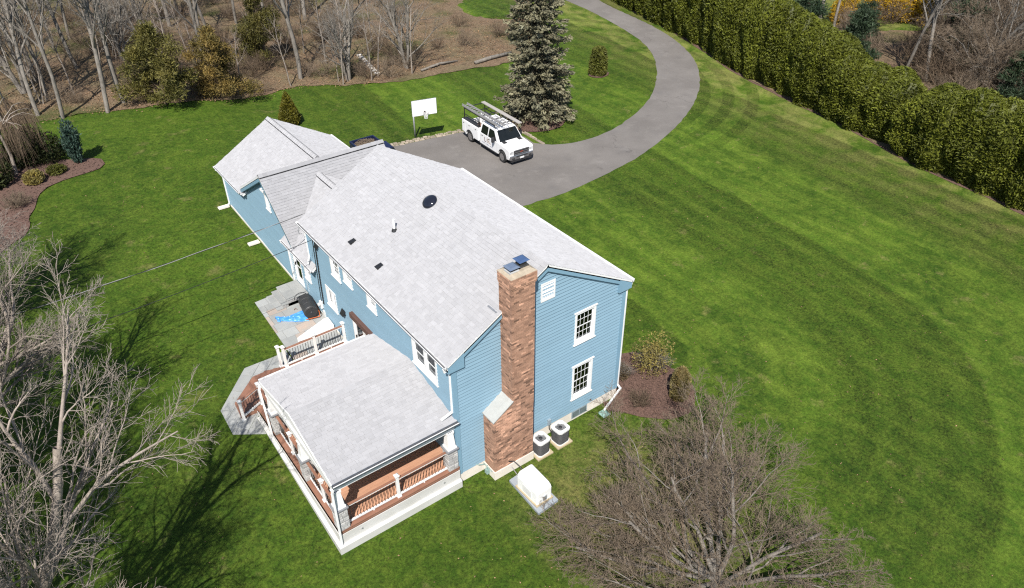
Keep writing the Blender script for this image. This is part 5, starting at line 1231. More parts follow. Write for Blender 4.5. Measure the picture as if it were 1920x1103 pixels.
def tilt(d, ang, az):
    h = (0, 0, 1) if abs(d[2]) < .9 else (1, 0, 0)
    x = nrmz((d[1]*h[2]-d[2]*h[1], d[2]*h[0]-d[0]*h[2], d[0]*h[1]-d[1]*h[0])); y = (d[1]*x[2]-d[2]*x[1], d[2]*x[0]-d[0]*x[2], d[0]*x[1]-d[1]*x[0])
    ca, sa, cz, sz = math.cos(ang), math.sin(ang), math.cos(az), math.sin(az)
    return nrmz(tuple(d[i]*ca+(x[i]*cz+y[i]*sz)*sa for i in range(3)))
def grow(rng, tr, cr, p, d, L, r, lv, prm, minr=.006):
    """one branch and its children; prm: per level (children, angle, length ratio, jitter, rise, first child at)"""
    nc, ang, lr, jit, rise, t0, sides = prm[lv]
    last = lv == len(prm)-1; n = (8, 7, 5, 4, 3, 3)[min(lv, 5)] if not last else 3
    P = [p]; R = [r]; D = [d]; tip = r*(.55 if lv == 0 else .25)
    for i in range(n):
        d = nrmz((d[0]+rng.gauss(0, jit), d[1]+rng.gauss(0, jit), d[2]+rng.gauss(0, jit)+rise))
        p = (p[0]+d[0]*L/n, p[1]+d[1]*L/n, p[2]+d[2]*L/n); P.append(p); D.append(d); R.append(max(minr*.6, r+(tip-r)*(i+1)/n))
    (tr if lv <= 1 and tr is not None else cr).tube(P, R, sides)
    if last: return
    az = rng.uniform(0, 6.28)
    m = max(1, int(round(nc*rng.uniform(.8, 1.2))))
    for k in range(m):
        t = t0+(1-t0)*(k+rng.random()*.8)/m; t = min(t, .99); f = t*n; i = int(f); w_ = f-i
        q = tuple(P[i][j]+(P[i+1][j]-P[i][j])*w_ for j in range(3)); rr = R[i]+(R[i+1]-R[i])*w_
        az += 2.4+rng.uniform(-.5, .5)
        grow(rng, tr, cr, q, tilt(D[i+1], ang*rng.uniform(.65, 1.3), az), L*lr*(1.15-.55*t)*rng.uniform(.75, 1.25), max(minr, rr*rng.uniform(.5, .72)), lv+1, prm, minr)
def tree_meshes(seed, prm, L, r, d=(0, 0, 1), stems=1, spread=.0, name='tree', mt='barkg', mc='barkg', minr=.006, z0=-.15):
    rng = random.Random(seed); tr, cr = Branches(), Branches()
    for i in range(stems):
        dd = tilt(d, spread*rng.uniform(.6, 1.25), i*2.4+rng.uniform(-.3, .3)) if stems > 1 else d
        grow(rng, tr, cr, (rng.uniform(-.1, .1)*(stems > 1), rng.uniform(-.1, .1)*(stems > 1), z0), nrmz(dd), L*rng.uniform(.85, 1.1), r, 0, prm, minr)
    return tr.mesh('trunk', MT[mt]), cr.mesh('crown', MT[mc])
def plant(name, meshes, loc, rz, sc, label, cat, group=None, names=('trunk', 'crown'), tilt_=(0, 0)):
    r = bpy.data.objects.new(name, None); C.objects.link(r); r.empty_display_size = .3
    r.location = loc; r.rotation_euler = (tilt_[0], tilt_[1], rz); r.scale = (sc,)*3 if not isinstance(sc, tuple) else sc
    tag(r, label, cat, group)
    for nm, me in zip(names, meshes):
        o = bpy.data.objects.new(nm, me); C.objects.link(o); o.parent = r
    return r

def cards(name, mat, items, tints):
    """items: list of (pos, axis u, axis v) leaf cards, each folded once"""
    n = len(items); V = np.empty((n*6, 3)); F = []
    for i, (p, u, v_) in enumerate(items):
        p = np.array(p); u = np.array(u); v_ = np.array(v_); w_ = np.cross(u, v_); w_ = w_/(np.linalg.norm(w_)+1e-9)*np.linalg.norm(v_)*.45
        V[i*6:i*6+6] = (p-u, p-u*.2+v_-w_, p+u, p-u*.2-v_-w_, p, p)
    F = [f for i in range(n) for f in ((i*6, i*6+1, i*6+2), (i*6, i*6+2, i*6+3))]
    me = bpy.data.meshes.new(name); me.from_pydata(V.tolist(), [], F); me.materials.append(mat)
    at = me.attributes.new('tint', 'FLOAT', 'FACE'); at.data.foreach_set('value', np.repeat(np.array(tints, dtype=float), 2)); return me
def rvec(rng):
    while True:
        v = (rng.uniform(-1, 1), rng.uniform(-1, 1), rng.uniform(-1, 1)); l = v[0]**2+v[1]**2+v[2]**2
        if .05 < l < 1: l = math.sqrt(l); return (v[0]/l, v[1]/l, v[2]/l)
def card(rng, p, out, size, asp=.45, loose=.8):
    d = nrmz((out[0]+rng.gauss(0, loose), out[1]+rng.gauss(0, loose), out[2]+rng.gauss(0, loose)))
    a = nrmz(tuple(np.cross(d, rvec(rng)))); s_ = size*rng.uniform(.6, 1.35)
    return (p, tuple(x*s_ for x in d), tuple(x*s_*asp for x in a))
def core_mesh(name, mat, rad_fn, H, n=14, m=12):
    """a lumpy dark inner body so that no light passes straight through dense foliage"""
    vs = []; fs = []
    for i in range(m+1):
        z = H*i/m
        for j in range(n): a = 2*math.pi*j/n; r = rad_fn(z/H, a); vs.append((r*math.cos(a), r*math.sin(a), z))
    fs = [(i*n+j, i*n+(j+1) % n, (i+1)*n+(j+1) % n, (i+1)*n+j) for i in range(m) for j in range(n)]+[tuple(range(n)), tuple(m*n+j for j in range(n))]
    me = bpy.data.meshes.new(name); me.from_pydata(vs, [], fs); me.materials.append(mat)
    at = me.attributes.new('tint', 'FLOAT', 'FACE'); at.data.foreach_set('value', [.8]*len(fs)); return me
def column_plant(seed, H, R, shape, n, size, mat, lump=.18, asp=.5, loose=.7, upw=.5, depth=.3, core=.72, tn=(.7, 1.45), lumps=5.0):
    """dense upright foliage; shape(t) = relative radius at height t"""
    rng = random.Random(seed); it = []; tn_ = []; wsum = [shape(i/40+.0125) for i in range(40)]; tot = sum(wsum)
    rf = lambda t, a: R*shape(t)*(1+lump*noise.noise((math.cos(a)*1.5+seed*3, math.sin(a)*1.5, t*lumps)))
    for _ in range(n):
        x = rng.random()*tot; i = 0
        while x > wsum[i] and i < 39: x -= wsum[i]; i += 1
        t = min(.999, (i+rng.random())/40); a = rng.uniform(0, 2*math.pi); r = rf(t, a)*(1-depth*rng.random()**2.2); z = H*t
        p = (r*math.cos(a), r*math.sin(a), z); it.append(card(rng, p, (math.cos(a), math.sin(a), upw), size, asp, loose)); 
        cl = noise.noise((p[0]*2.2+seed, p[1]*2.2, p[2]*2.2)); tn_.append(max(.35, rng.uniform(*tn)*(1+.35*cl)))
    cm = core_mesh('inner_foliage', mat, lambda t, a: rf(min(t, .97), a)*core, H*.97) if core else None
    return cards('foliage', mat, it, tn_), cm
def blob_plant(seed, blobs, n, size, mat, asp=.5, loose=.8, tn=(.7, 1.45), shell=.35, upw=.3):
    rng = random.Random(seed); it = []; tn_ = []; ws = [b[3]**2 for b in blobs]; tot = sum(ws)
    for _ in range(n):
        x = rng.random()*tot; i = 0
        while x > ws[i] and i < len(blobs)-1: x -= ws[i]; i += 1
        bx, by, bz, br_ = blobs[i][:4]; sq = blobs[i][4] if len(blobs[i]) > 4 else 1.0; d = rvec(rng); r = br_*(1-shell*rng.random()**1.5)*(1+.2*noise.noise((d[0]*2+i*3.3, d[1]*2, d[2]*2)))
        p = (bx+d[0]*r, by+d[1]*r, bz+d[2]*r*sq)
        if p[2] < .02: continue
        it.append(card(rng, p, (d[0], d[1], d[2]+upw), size, asp, loose)); tn_.append(rng.uniform(*tn)*(1+.25*noise.noise((p[0]*2, p[1]*2, p[2]*2+seed))))
    return cards('foliage', mat, it, tn_)
MT['core'] = leafmat('inner_foliage', (.020, .026, .006), (.016, .020, .005), 2)

# hedge of tall arborvitae
hshape = lambda t: (.80+.25*min(1, t*4))*(1 if t < .62 else max(.05, 1-((t-.62)/.38)**2.6*.85))
hv = []
for i in range(5):
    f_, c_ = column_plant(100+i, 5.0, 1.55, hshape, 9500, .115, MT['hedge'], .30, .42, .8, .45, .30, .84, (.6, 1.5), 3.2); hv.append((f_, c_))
rng = random.Random(21); hp_ = smooth_loop(hedge_line, .25, False); acc = 0.0; nexts = 0.0; cnt = 0; prev = hp_[0]
rows = []
for p in hp_:
    acc += math.hypot(p[0]-prev[0], p[1]-prev[1]); prev = p
    if acc >= nexts: rows.append(p); nexts += rng.uniform(.9, 1.2)
for j, p in enumerate(rows):
    f_, c_ = hv[rng.randrange(5)]; big_ = 1.0+.16*noise.noise((j*.31, 2, 0))+rng.uniform(-.07, .05)
    big_ *= float(np.interp(p[1], [-12, -1, 3, 6, 10, 13, 15.5, 18.5, 21, 26, 60], [1.2, 1.15, .98, .88, .87, .95, 1.14, 1.24, 1.32, 1.38, 1.38]))
    lab = 'dense green arborvitae packed into the tall boundary hedge along the lawn'
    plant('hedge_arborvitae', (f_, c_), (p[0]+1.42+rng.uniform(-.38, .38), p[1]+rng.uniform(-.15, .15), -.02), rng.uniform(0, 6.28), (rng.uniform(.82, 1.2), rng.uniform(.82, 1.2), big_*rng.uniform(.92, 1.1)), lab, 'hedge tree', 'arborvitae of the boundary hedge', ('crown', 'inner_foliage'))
    if j % 2 == 0:
        f_, c_ = hv[rng.randrange(5)]
        plant('hedge_arborvitae', (f_, c_), (p[0]+2.9+rng.uniform(-.2, .2), p[1]+rng.uniform(.2, .7), -.02), rng.uniform(0, 6.28), (rng.uniform(1.0, 1.15), rng.uniform(1.0, 1.15), big_*rng.uniform(.92, 1.04)), 'dense green arborvitae in the back row of the boundary hedge', 'hedge tree', 'back row of the boundary hedge', ('crown', 'inner_foliage'))

# tall spruce
def spruce(seed, H, R, mat, whorls, per, cards_per, size, droop=.25):
    rng = random.Random(seed); it = []; tn_ = []; br_ = Branches()
    for wv in range(whorls):
        t = wv/whorls; z = .8+(H-.9)*t; Rl = R*(1-t)**.72*(.9+.2*rng.random())+.12; m = max(4, int(per*(1-.5*t)))
        for k in range(m):
            a = rng.uniform(0, 6.28); L = Rl*rng.uniform(.7, 1.12); el = rng.uniform(-.25, .1)-droop*(1-t)
            P = []
            for i in range(6):
                s_ = i/5; P.append((L*s_*math.cos(a), L*s_*math.sin(a), z+L*(el*s_+.22*s_*s_)))
            br_.tube(P, [.03*(1-i/6)*(1-t*.6)+.006 for i in range(6)], 3)
            c_ = int(cards_per*(.35+L/R)); lt_ = rng.uniform(.7, 1.25)
            for _ in range(c_):
                s_ = rng.random()**.6; wd = .34*L*(1-s_*.65)*rng.uniform(-1, 1)*.8; ca, sa = math.cos(a), math.sin(a)
                p = (L*s_*ca-wd*sa, L*s_*sa+wd*ca, z+L*(el*s_+.22*s_*s_)+rng.uniform(-.10, .06)-abs(wd)*.25)
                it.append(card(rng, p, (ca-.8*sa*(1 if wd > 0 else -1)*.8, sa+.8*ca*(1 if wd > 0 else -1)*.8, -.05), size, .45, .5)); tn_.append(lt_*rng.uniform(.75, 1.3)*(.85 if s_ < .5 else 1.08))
    br_.tube([(0, 0, -.2), (0, 0, H*.3), (0, 0, H*.65), (0, 0, H)], [R*.075, R*.06, R*.035, .02], 9)
    return br_.mesh('trunk', MT['barkb']), cards('foliage', mat, it, tn_)
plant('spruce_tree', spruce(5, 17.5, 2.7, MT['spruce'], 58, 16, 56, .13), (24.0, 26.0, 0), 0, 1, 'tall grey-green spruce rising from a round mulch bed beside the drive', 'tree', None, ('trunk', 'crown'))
fB = column_plant(7, 2.45, .82, lambda t: (.9 if t < .1 else 1)*(1.0-.30*t)*(1 if t < .85 else max(.05, 1-((t-.85)/.15)**2*.9)), 3600, .10, MT['shrubg'], .16, .5, .9, .2)
plant('evergreen_shrub', fB, (34.27, 30.5, 0), .4, 1, 'small rounded evergreen standing alone on the lawn inside the drive bend', 'shrub', None, ('crown', 'inner_foliage'))
fC = column_plant(8, 2.45, .92, lambda t: (.72+.28*min(1, t*5))*max(.04, (1-t)**.78), 3800, .10, MT['arbor'], .16, .5, .7, .8)
plant('arborvitae', fC, (8.7, 36.3, T(8.7, 36.3)), .4, 1, 'small golden cone-shaped arborvitae on the lawn behind the garage wing', 'shrub', None, ('crown', 'inner_foliage'))
# upright blue-green spruce by the mulch bed
rngp = random.Random(3); it = []; tn_ = []
for k_ in range(54):
    a = rngp.uniform(0, 6.28); b_ = .08+.36*rngp.random()**.7; h = 3.3*(1-.55*(b_/.55)**1.6)*rngp.uniform(.75, 1.05); lt_ = rngp.uniform(.75, 1.25)
    for i in range(70):
        s_ = rngp.random(); z = h*(.08+.92*s_); r = b_*(.35+.9*s_**.8)+rngp.gauss(0, .05); p = (r*math.cos(a)+rngp.gauss(0, .05), r*math.sin(a)+rngp.gauss(0, .05), z)
        it.append(card(rngp, p, (math.cos(a)*.4, math.sin(a)*.4, 1), .10, .32, .4)); tn_.append(lt_*rngp.uniform(.7, 1.3))
plant('upright_juniper', (cards('foliage', MT['bluespr'], it, tn_),), (-5.85, 34.75, T(-6, 34.7)), 0, 1, 'upright blue-green juniper at the tip of the left mulch bed', 'shrub', None, ('crown',))
# cedars at the wood's edge
def cedar(seed, H, R, mat, n, lean=0):
    rng = random.Random(seed); bl = []; 
    for i in range(46):
        t = rng.random()**.8; z = .45+H*.86*t; r0 = R*(1-t**1.6)**.7*.8+.15; a = rng.uniform(0, 6.28); rr = r0*rng.uniform(.3, 1.0)
        bl.append((rr*math.cos(a), rr*math.sin(a), z, R*rng.uniform(.20, .36)*(1-.35*t), .75))
    tr = Branches(); tr.tube([(0, 0, -.2), (.1, 0, H*.4), (0, .1, H*.95)], [.17, .11, .02], 7)
    for x, y, z, r, s_ in bl: tr.tube([(0, 0, z*.75), (x*.5, y*.5, z*.9), (x, y, z)], [.035, .02, .008], 4)
    return tr.mesh('trunk', MT['barkb']), blob_plant(seed, bl, int(n*1.25), .125, mat, .26, .7, (.55, 1.6), .9, .35)
ce1 = cedar(31, 5.9, 3.2, MT['cedar'], 15000); ce2 = cedar(32, 5.6, 3.0, MT['cedarb'], 11000); ce3 = cedar(33, 6.0, 2.9, MT['cedar'], 10000)
plant('cedar_tree', ce1, (1.5, 41.5, T(1.5, 41.5)), .3, 1.0, 'dark olive cedar, leftmost of the pair at the edge of the wood', 'tree', 'cedars at the wood edge')
plant('cedar_tree', ce2, (5.9, 42.6, T(5.9, 42.6)), 1.3, 1.0, 'browner loose cedar beside the dark one at the edge of the wood', 'tree', 'cedars at the wood edge')
plant('cedar_tree', ce3, (12.5, 50.5, .1), 2.3, 1.05, 'olive cedar standing deeper in the wood beside a tall grey trunk', 'tree', 'cedars at the wood edge')

# weeping tree, rhododendron, small shrubs of the left bed
wrng = random.Random(12); tr, cr = Branches(), Branches()
tr.tube([(0, 0, -.2), (.1, .1, 1.0), (.0, .2, 2.3)], [.10, .08, .055], 7)
for i in range(15):
    a = i*2.4; L = wrng.uniform(1.1, 2.6); P = [(0, .2, 2.2+wrng.uniform(-.3, .1))]; n = 7
    for j in range(1, n+1): s_ = j/n; P.append((L*s_*math.cos(a+.3*s_)+wrng.gauss(0, .04), .2+L*s_*math.sin(a+.3*s_)+wrng.gauss(0, .04), 2.2+1.0*math.sin(s_*2.4)*L*.45))
    tr.tube(P, [.032*(1-j/(n+2)) for j in range(n+1)], 4)
    for _ in range(60):
        k = wrng.uniform(2, n-.01); i0 = int(k); w_ = k-i0; q = [P[i0][c]+(P[i0+1][c]-P[i0][c])*w_ for c in range(3)]; Q = [tuple(q)]; dx, dy = wrng.gauss(0, .10), wrng.gauss(0, .10); ln = wrng.uniform(.7, 2.2); m = 5
        for s_ in range(1, m+1):
            f_ = s_/m; Q.append((q[0]+dx*f_*2+wrng.gauss(0, .02)+.12*f_*math.cos(a), q[1]+dy*f_*2+wrng.gauss(0, .02)+.12*f_*math.sin(a), max(.1, q[2]+.05*f_-ln*f_**1.3)))
        cr.tube(Q, [.009-.0011*s_ for s_ in range(m+1)], 3)
plant('weeping_tree', (tr.mesh('trunk', MT['barkl']), cr.mesh('crown', MT['twigb'])), (-9.3, 35.4, T(-9.3, 35.4)), 0, 1.22, 'leafless weeping tree with brown hanging twigs in the left mulch bed', 'tree')
plant('rhododendron', (blob_plant(41, [(0, 0, .8, 1.2), (1.2, -.4, .8, 1.0), (-1.2, .3, .9, 1.1), (.3, .9, 1.0, 1.1)], 5200, .11, MT['shrubd'], .4, .9),), (-8.4, 36.6, T(-8.4, 36.6)), 0, 1, 'dark broadleaf evergreen mass behind the weeping tree', 'shrub', None, ('crown',))
plant('rhododendron', (blob_plant(42, [(0, 0, .8, 1.1), (.9, .2, .7, .9), (-1.0, -.1, .8, 1.0)], 4200, .11, MT['shrubd'], .4, .9),), (-11.4, 34.2, T(-11.4, 34.2)), 0, 1.1, 'dark broadleaf evergreen at the left edge of the picture', 'shrub', None, ('crown',))
plant('round_shrub', (blob_plant(43, [(0, 0, .38, .62, .8)], 1700, .07, MT['shruby'], .5, .9),), (-8.55, 33.5, T(-8.5, 33.5)), 0, .95, 'small round yellow-green shrub at the front of the left mulch bed', 'shrub', None, ('crown',))
plant('round_shrub', (blob_plant(44, [(0, 0, .32, .55, .7), (.35, .1, .28, .4, .7)], 1500, .07, MT['shrubg'], .5, .9),), (-7.3, 34.0, T(-7.3, 34)), 0, .9, 'small dark green round shrub between juniper and yellow shrub', 'shrub', None, ('crown',))
bush_prm = [(7, .45, .55, .10, .05, .15, 4), (6, .55, .5, .14, .03, .2, 3), (4, .6, .5, .16, .02, .2, 3)]
tb1 = tree_meshes(51, bush_prm, .55, .012, stems=26, spread=1.0, mt='twigt', mc='twigt', minr=.004, z0=0)
plant('twiggy_shrub', tb1, (-9.9, 30.9, T(-9.9, 30.9)), 0, 1.5, 'low tan twiggy shrub on the mulch below the yellow shrub', 'shrub', None, ('stems', 'twigs'))
# bed at the house corner
hb = blob_plant(45, [(0, 0, .95, 1.0, .9), (.35, .1, 1.05, .8), (-.35, -.1, .85, .8)], 2400, .05, MT['shruby'], .45, .9, (.6, 1.6), .9)
hbt = tree_meshes(52, bush_prm, .95, .018, stems=22, spread=.75, mt='barkl', mc='barkg', minr=.005, z0=0)
plant('budding_shrub', (hb,)+hbt, (10.45, .25, 0), 0, 1.0, 'large yellow-green budding shrub in the bed at the house corner', 'shrub', None, ('crown', 'stems', 'twigs'))
ar2 = column_plant(9, 1.75, .42, lambda t: (.85+.15*min(1, t*5))*(1 if t < .6 else max(.08, 1-((t-.6)/.4)**2*.8)), 1900, .06, leafmat('grey_green_leaf', (.13, .125, .055), (.17, .12, .045), 1.6), .12, .4, .4, 1.2)
plant('upright_shrub', ar2, (10.1, -1.75, 0), .3, 1.0, 'narrow upright grey-green shrub at the edge of the house bed', 'shrub', None, ('crown', 'inner_foliage'))
plant('bronze_shrub', (blob_plant(46, [(0, 0, .45, .62, .9)], 1300, .06, leafmat('bronze_leaf', (.10, .07, .035), (.07, .05, .025), 2), .45, .9, (.6, 1.5), .7),)+hbt, (9.0, .75, 0), 0, .72, 'small bronze shrub close to the house corner downspout', 'shrub', None, ('crown', 'stems', 'twigs'))
tb2 = tree_meshes(53, bush_prm, .50, .010, stems=20, spread=.8, mt='twigb', mc='twigb', minr=.004, z0=0)
plant('twiggy_shrub', tb2, (8.45, -1.15, .03), 1, 1.25, 'low reddish twiggy shrub on the mulch beside the downspout', 'shrub', None, ('stems', 'twigs'))

# the big bare crab in front of the house
crab_prm = [(7, .50, .58, .07, .035, .20, 6), (7, .55, .56, .11, .02, .2, 4), (6, .6, .52, .14, .02, .15, 3), (6, .6, .55, .16, .02, .15, 3), (3, .55, .6, .18, .02, .2, 3)]
crab = tree_meshes(61, crab_prm, 4.7, .075, stems=17, spread=.95, mt='barkg', mc='twigt', minr=.006)
plant('bare_tree', crab, (4.6, -8.7, 0), .5, (1.22, 1.22, .70), 'wide leafless tree with dense brown twigs in front of the gable end', 'tree', 'bare trees on the lawn')
# tall bare trees at the left edge, their trunks out of the picture
big_prm = [(9, .55, .58, .05, .015, .25, 8), (8, .58, .56, .09, .025, .2, 6), (8, .60, .52, .13, .02, .15, 4), (7, .6, .52, .15, .02, .15, 3), (4, .55, .6, .17, .02, .2, 3)]
bigA = tree_meshes(71, big_prm, 9.0, .21, stems=5, spread=.50, mt='barkl', mc='barkl', minr=.0075)
plant('bare_tree', bigA, (-15.5, .1, 0), .2, (.93, .93, 1.12), 'tall pale leafless tree reaching in from the lower left edge', 'tree', 'bare trees on the lawn')
plant('bare_tree', bigA, (-15.7, 8.4, T(-16, 8.4)), 2.6, .97, 'tall pale leafless tree at the left edge beside the overhead cables', 'tree', 'bare trees on the lawn')
plant('bare_tree', bigA, (-15.8, 18.5, T(-15, 18.5)), 4.4, .85, 'pale leafless tree at the left edge below the mulch bed', 'tree', 'bare trees on the lawn')

# the bare wood
wprm = [(13, .60, .42, .045, .01, .30, 8), (8, .6, .55, .10, .04, .2, 5), (7, .6, .5, .14, .03, .2, 3), (4, .6, .55, .16, .02, .2, 3)]
wv = [tree_meshes(80+i, wprm, 12+i*.8, .14+.02*(i % 3), d=nrmz((.05*(i-2), .04*(2-i), 1)), mt='barkg', mc='barkg', minr=.009) for i in range(5)]
forkp = [(8, .55, .62, .05, .03, .15, 8), (6, .5, .6, .09, .04, .3, 6), (6, .6, .5, .13, .03, .2, 3), (4, .6, .55, .16, .02, .2, 3)]
wf = [tree_meshes(90+i, forkp, 5.5, .15, stems=3, spread=.22, mt='barkg', mc='barkg', minr=.009) for i in range(2)]
named = [((-5.17, 43.16), 'grey trunk on the lawn edge behind the blue-green juniper', 0), ((-2.36, 42.35), 'slim grey trunk at the lawn edge left of the cedars', 1), ((-.92, 43.56), 'thin grey trunk just left of the dark cedar', 2), ((-8.66, 43.71), 'thick grey trunk at the left edge of the wood', 3),
         ((-6.5, 44.6), 'bent pale trunk beside the thick one at the left edge', 4), ((-5.39, 47.4), 'grey trunk second row behind the juniper', 0), ((-2.09, 53.65), 'grey trunk deep in the wood above the slim one', 1), ((13.31, 45.0), 'straight lone grey trunk between cedar and brush', 2), ((16.52, 42.4), 'cluster of grey stems beside the white stepping stones', 'f0'),
         ((21.85, 41.9), 'dark forked tree in the brush behind the backboard', 'f1'), ((18.0, 41.0), 'thin pale sapling at the lower end of the stepping stones', 's'), ((15.6, 41.6), 'thin pale sapling at the wood edge left of the stepping stones', 's'), ((4.11, 57.6), 'twin grey trunks behind the dark cedar', 'f0'), ((8.58, 54.9), 'grey trunk behind the brown cedar', 3)]
rng = random.Random(33); sap = tree_meshes(97, [(8, .6, .35, .06, .02, .4, 5), (5, .6, .5, .13, .03, .2, 3), (3, .6, .5, .15, .02, .2, 3)], 5.2, .055, mt='barkl', mc='barkl', minr=.007)
for (x, y), lab, kd in named:
    ms = sap if kd == 's' else wf[int(kd[1])] if isinstance(kd, str) else wv[kd]
    plant('woodland_tree', ms, (x, y, T(x, y)), rng.uniform(0, 6.28), rng.uniform(.92, 1.08), lab, 'tree', 'bare trees of the wood', tilt_=(rng.uniform(-.05, .05), rng.uniform(-.07, .05)))
spots = []
for _ in range(4000):
    if len(spots) >= 110: break
    x, y = rng.uniform(-30, 46), rng.uniform(46, 105)
    if y < 46+.2*max(0, x-20) or (x > 26 and y < 58) or any(math.hypot(x-a, y-b) < 2.2 for a, b in spots) or any(math.hypot(x-a[0][0], y-a[0][1]) < 1.8 for a in named): continue
    if math.hypot(x-39, y-53) < 7 or (x > 24 and y < 50+x*.2) or (8 < x < 16 and 46 < y < 55): continue
    spots.append((x, y))
for x, y in spots:
    plant('woodland_tree', rng.choice(wv+wf+[sap]*5), (x, y, T(x, y)), rng.uniform(0, 6.28), rng.uniform(.8, 1.15), 'leafless grey tree standing deep in the bare wood', 'tree', 'bare trees deep in the wood', tilt_=(rng.uniform(-.06, .06), rng.uniform(-.06, .06)))
for _ in range(46):
    x = rng.uniform(-20, 24); y = float(np.interp(x, [p[0] for p in wood_edge], [p[1] for p in wood_edge]))+.6+rng.random()**1.5*16
    if any(math.hypot(x-a, y-b) < 2.6 for a, b in ((1.5, 41.5), (5.9, 42.6), (12.5, 50.5))): continue
    plant('sapling', sap, (x, y, T(x, y)), rng.uniform(0, 6.28), rng.uniform(.7, 1.5), 'thin pale sapling standing among the trees near the wood edge', 'tree', 'saplings near the wood edge', tilt_=(rng.uniform(-.12, .12), rng.uniform(-.12, .12)))
# undergrowth
bprm = [(6, .55, .55, .13, .02, .2, 4), (6, .65, .55, .17, .0, .15, 3), (4, .7, .55, .2, .0, .15, 3)]
bv = [tree_meshes(110+i, bprm, 1.5+.3*(i % 2), .02, stems=14, spread=.75, mt='twigb' if i % 2 else 'twigt', mc='twigb' if i % 2 else 'twigt', minr=.006, z0=0) for i in range(4)]
bs = []
for _ in range(6000):
    if len(bs) >= 190: break
    x, y = rng.uniform(-22, 40), rng.uniform(40.5, 75)
    e_ = float(np.interp(x, [p[0] for p in wood_edge], [p[1] for p in wood_edge]))
    if y < e_+.5 or rng.random() < (y-e_)/60 or any(math.hypot(x-a, y-b) < .9 for a, b in bs) or math.hypot(x-39, y-53) < 6: continue
    if x < 8 and rng.random() < .45: continue
    if 16 < x < 21 and 41 < y < 49 and rng.random() < .8: continue
    if x > 23 and rng.random() < .75: continue
    bs.append((x, y))
for x, y in bs:
    plant('brush_shrub', rng.choice(bv), (x, y, T(x, y)), rng.uniform(0, 6.28), rng.uniform(.6, 1.15), 'leafless brown brush growing on the floor of the bare wood', 'shrub', 'brush in the bare wood', ('stems', 'twigs'))
# fallen logs, stepping stones, fallen leaves
lg = MB(); lg.tube([(27.2, 38.95, .22), (29.0, 39.1, .26), (31.3, 39.15, .24)], [.15, .17, .13], 9); tag(lg.build('fallen_log', MT['barkg'], smooth=True), 'pale fallen log lying at the lawn edge behind the spruce', 'log')
lg = MB(); lg.tube([(22.4, 40.2, .2), (24.5, 40.6, .25), (26.3, 40.4, .2)], [.09, .11, .06], 8); tag(lg.build('fallen_log', MT['barkg'], smooth=True), 'thin fallen log lying in the brush behind the truck', 'log')
for i in range(9):
    t = i/8; x, y = 19.15+1.0*t, 42.3+5.2*t; mb = MB(); mb.hexa([(x-.22, y-.15, .0), (x+.23, y-.17, .0), (x+.24, y+.15, .0), (x-.2, y+.17, .0), (x-.21, y-.14, .14), (x+.22, y-.16, .14), (x+.23, y+.14, .14), (x-.19, y+.16, .14)])
    ss = mb.build('stepping_stone', MT['found'], bevel=.015)
    tag(ss, 'white stepping stone in the row leading into the wood, number %s counted from the lawn' % ('one two three four five six seven eight nine'.split()[i]), 'stepping stone', 'white stepping stones')
lr = random.Random(6); it = []; tn_ = []
while len(it) < 26000:
    x, y = lr.uniform(-26, 42), lr.uniform(40, 40+38*lr.random()**.8+2)
    e_ = float(np.interp(x, [p[0] for p in wood_edge], [p[1] for p in wood_edge]))
    if y < e_-1.1*lr.random()**2 or math.hypot(x-39, y-53) < 5: continue
    it.append(card(lr, (x, y, T(x, y)+.06+.10*lr.random()), (lr.gauss(0, 1), lr.gauss(0, 1), 0), .058, .6, .25)); tn_.append(lr.uniform(.6, 1.7))
tag(link('fallen_leaves', cards('fallen_leaves', MT['deadleaf'], it, tn_)), 'tan fallen leaves scattered over the wood floor', 'leaves', kind='stuff')
it = []; tn_ = []
for _ in range(1500):
    if lr.random() < .5: x, y = lr.gauss(5, 6), lr.gauss(-6, 4)
    elif lr.random() < .5: x, y = lr.gauss(-9, 4), lr.uniform(-2, 34)
    else: x, y = lr.uniform(9, 37), lr.uniform(-8, 24)
    if (-5.3 < x < 8.3 and -.5 < y < 25) or inside((x, y), drive) or x > 38: continue
    it.append(card(lr, (x, y, T(x, y)+.03), (lr.gauss(0, 1), lr.gauss(0, 1), 0), .035, .6, .3)); tn_.append(lr.uniform(.7, 1.9))
tag(link('lawn_leaves', cards('lawn_leaves', MT['deadleaf'], it, tn_)), 'scattered dry leaves lying on the lawn', 'leaves', kind='stuff')
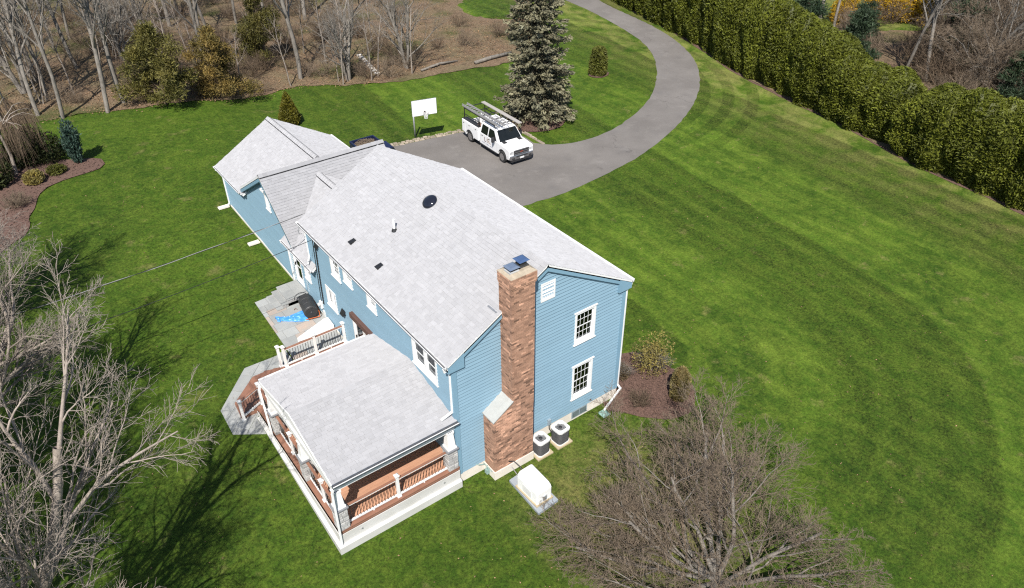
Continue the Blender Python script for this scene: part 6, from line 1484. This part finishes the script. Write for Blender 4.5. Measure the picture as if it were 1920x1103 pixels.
# behind the hedge: pines, bare trees, forsythia
def pine(seed, H, R, n):
    rng = random.Random(seed); bl = []
    for i in range(30):
        t = .18+.8*rng.random(); a = rng.uniform(0, 6.28); rr = R*(1-t*.75)*rng.uniform(.4, 1); bl.append((rr*math.cos(a), rr*math.sin(a), H*t, R*rng.uniform(.25, .4), .45))
    tr = Branches(); tr.tube([(0, 0, -.2), (.1, 0, H*.5), (0, 0, H)], [.2, .13, .03], 7)
    for x, y, z, r, s_ in bl: tr.tube([(0, 0, z*.9), (x, y, z)], [.04, .015], 4)
    return tr.mesh('trunk', MT['barkb']), blob_plant(seed, bl, n, .20, MT['pine'], .22, .7, (.6, 1.5), .9, .3)
pv = [pine(120, 6.5, 3.0, 7500), pine(121, 8.5, 3.2, 8000)]
for i, (x, y, lab) in enumerate(((51.5, 17.6, 'dark pine just behind the dip in the hedge'), (49.6, 21.5, 'dark low pine behind the hedge left of the dip'), (58, 12.0, 'dark pine behind the leaning bare trunks'), (66, 16, 'dark pine far behind the leaning trunks'), (64, 6.5, 'dark pine in the top right corner'), (73, 12, 'farthest dark pine in the top right corner'), (58, 21, 'dark pine in front of the yellow bushes'), (60, 2, 'dark pine at the right edge behind the hedge'), (54, 5.5, 'low dark pine close behind the right end of the hedge'), (78, 18, 'dark pine on the skyline beyond the bare trees'), (69, 1, 'dark pine beyond the upper right corner of the hedge'))):
    plant('pine_tree', pv[i % 2], (x, y, 0), rng.uniform(0, 6.28), (.8, .72, .95, 1.15, 1.1, 1.2, .62, 1.0, .7, 1.2, 1.1)[i], lab, 'tree', 'pines behind the hedge')
for i, (x, y, lab, tx, ty, kd) in enumerate(((55.0, 14.6, 'thick grey trunk rising behind the dip in the hedge', .03, .10, 3), (54.6, 12.4, 'grey trunk leaning right behind the hedge, second from the dip', -.12, .22, 1), (55.6, 10.6, 'grey trunk leaning far right behind the hedge, third from the dip', -.1, .30, 4), (61.2, 25.8, 'dark trunk behind the hedge left of the yellow bushes', 0, .05, 0), (62.2, 28.2, 'paired dark trunk behind the hedge near the field', 0, -.05, 2), (60, 6.0, 'tangled bare tree in the upper right corner', .1, .1, 'f1'), (68, 9, 'bare tree far behind the hedge at right', .0, .0, 'f0'), (63, 13, 'bare tree between the dark pines at right', 0, .1, 'f1'), (70, 19, 'bare tree behind the yellow bushes', 0, 0, 'f0'))):
    plant('woodland_tree', wf[int(kd[1])] if isinstance(kd, str) else wv[kd], (x, y, 0), rng.uniform(0, 6.28), 1.0, lab, 'tree', 'bare trees behind the hedge', tilt_=(tx, ty))
for i, (x, y, sc_, lab) in enumerate(((57.5, 8.0, 1.35, 'wide tangled bare crown behind the right end of the hedge'), (64.0, 10.5, 1.5, 'wide tangled bare crown beyond the leaning trunks'), (61.5, 2.5, 1.4, 'wide tangled bare crown at the right edge of the picture'))):
    plant('woodland_tree', crab, (x, y, 0), i*2.1, sc_, lab, 'tree', 'bare trees behind the hedge')
for i in range(34):
    x, y = 50+rng.uniform(0, 20), rng.uniform(0, 26); plant('brush_shrub', bv[i % 4], (x, y, 0), rng.uniform(0, 6.28), rng.uniform(1.1, 1.7), 'leafless brown brush behind the boundary hedge', 'shrub', 'brush behind the hedge', ('stems', 'twigs'))
fo = blob_plant(130, [(0, 0, 1.2, 1.3), (1.0, .3, 1.1, 1.1), (-1.1, -.2, 1.0, 1.1), (.2, -.5, 1.6, .9)], 3600, .10, MT['forsy'], .5, .9, (.6, 1.3), .6)
for i, (x, y, sc_, lab) in enumerate(((64.4, 27.0, 1.0, 'bright yellow forsythia left of the dark trunk behind the hedge'), (68.2, 24.2, 1.25, 'yellow forsythia behind the dark pine'), (70.4, 21.6, 1.3, 'yellow forsythia beside the thick grey trunk'), (73.5, 27.5, 1.2, 'farthest yellow forsythia at the top of the picture'))):
    plant('forsythia', (fo,), (x, y, 0), i*1.7, sc_, lab, 'shrub', 'forsythias behind the hedge', ('crown',))
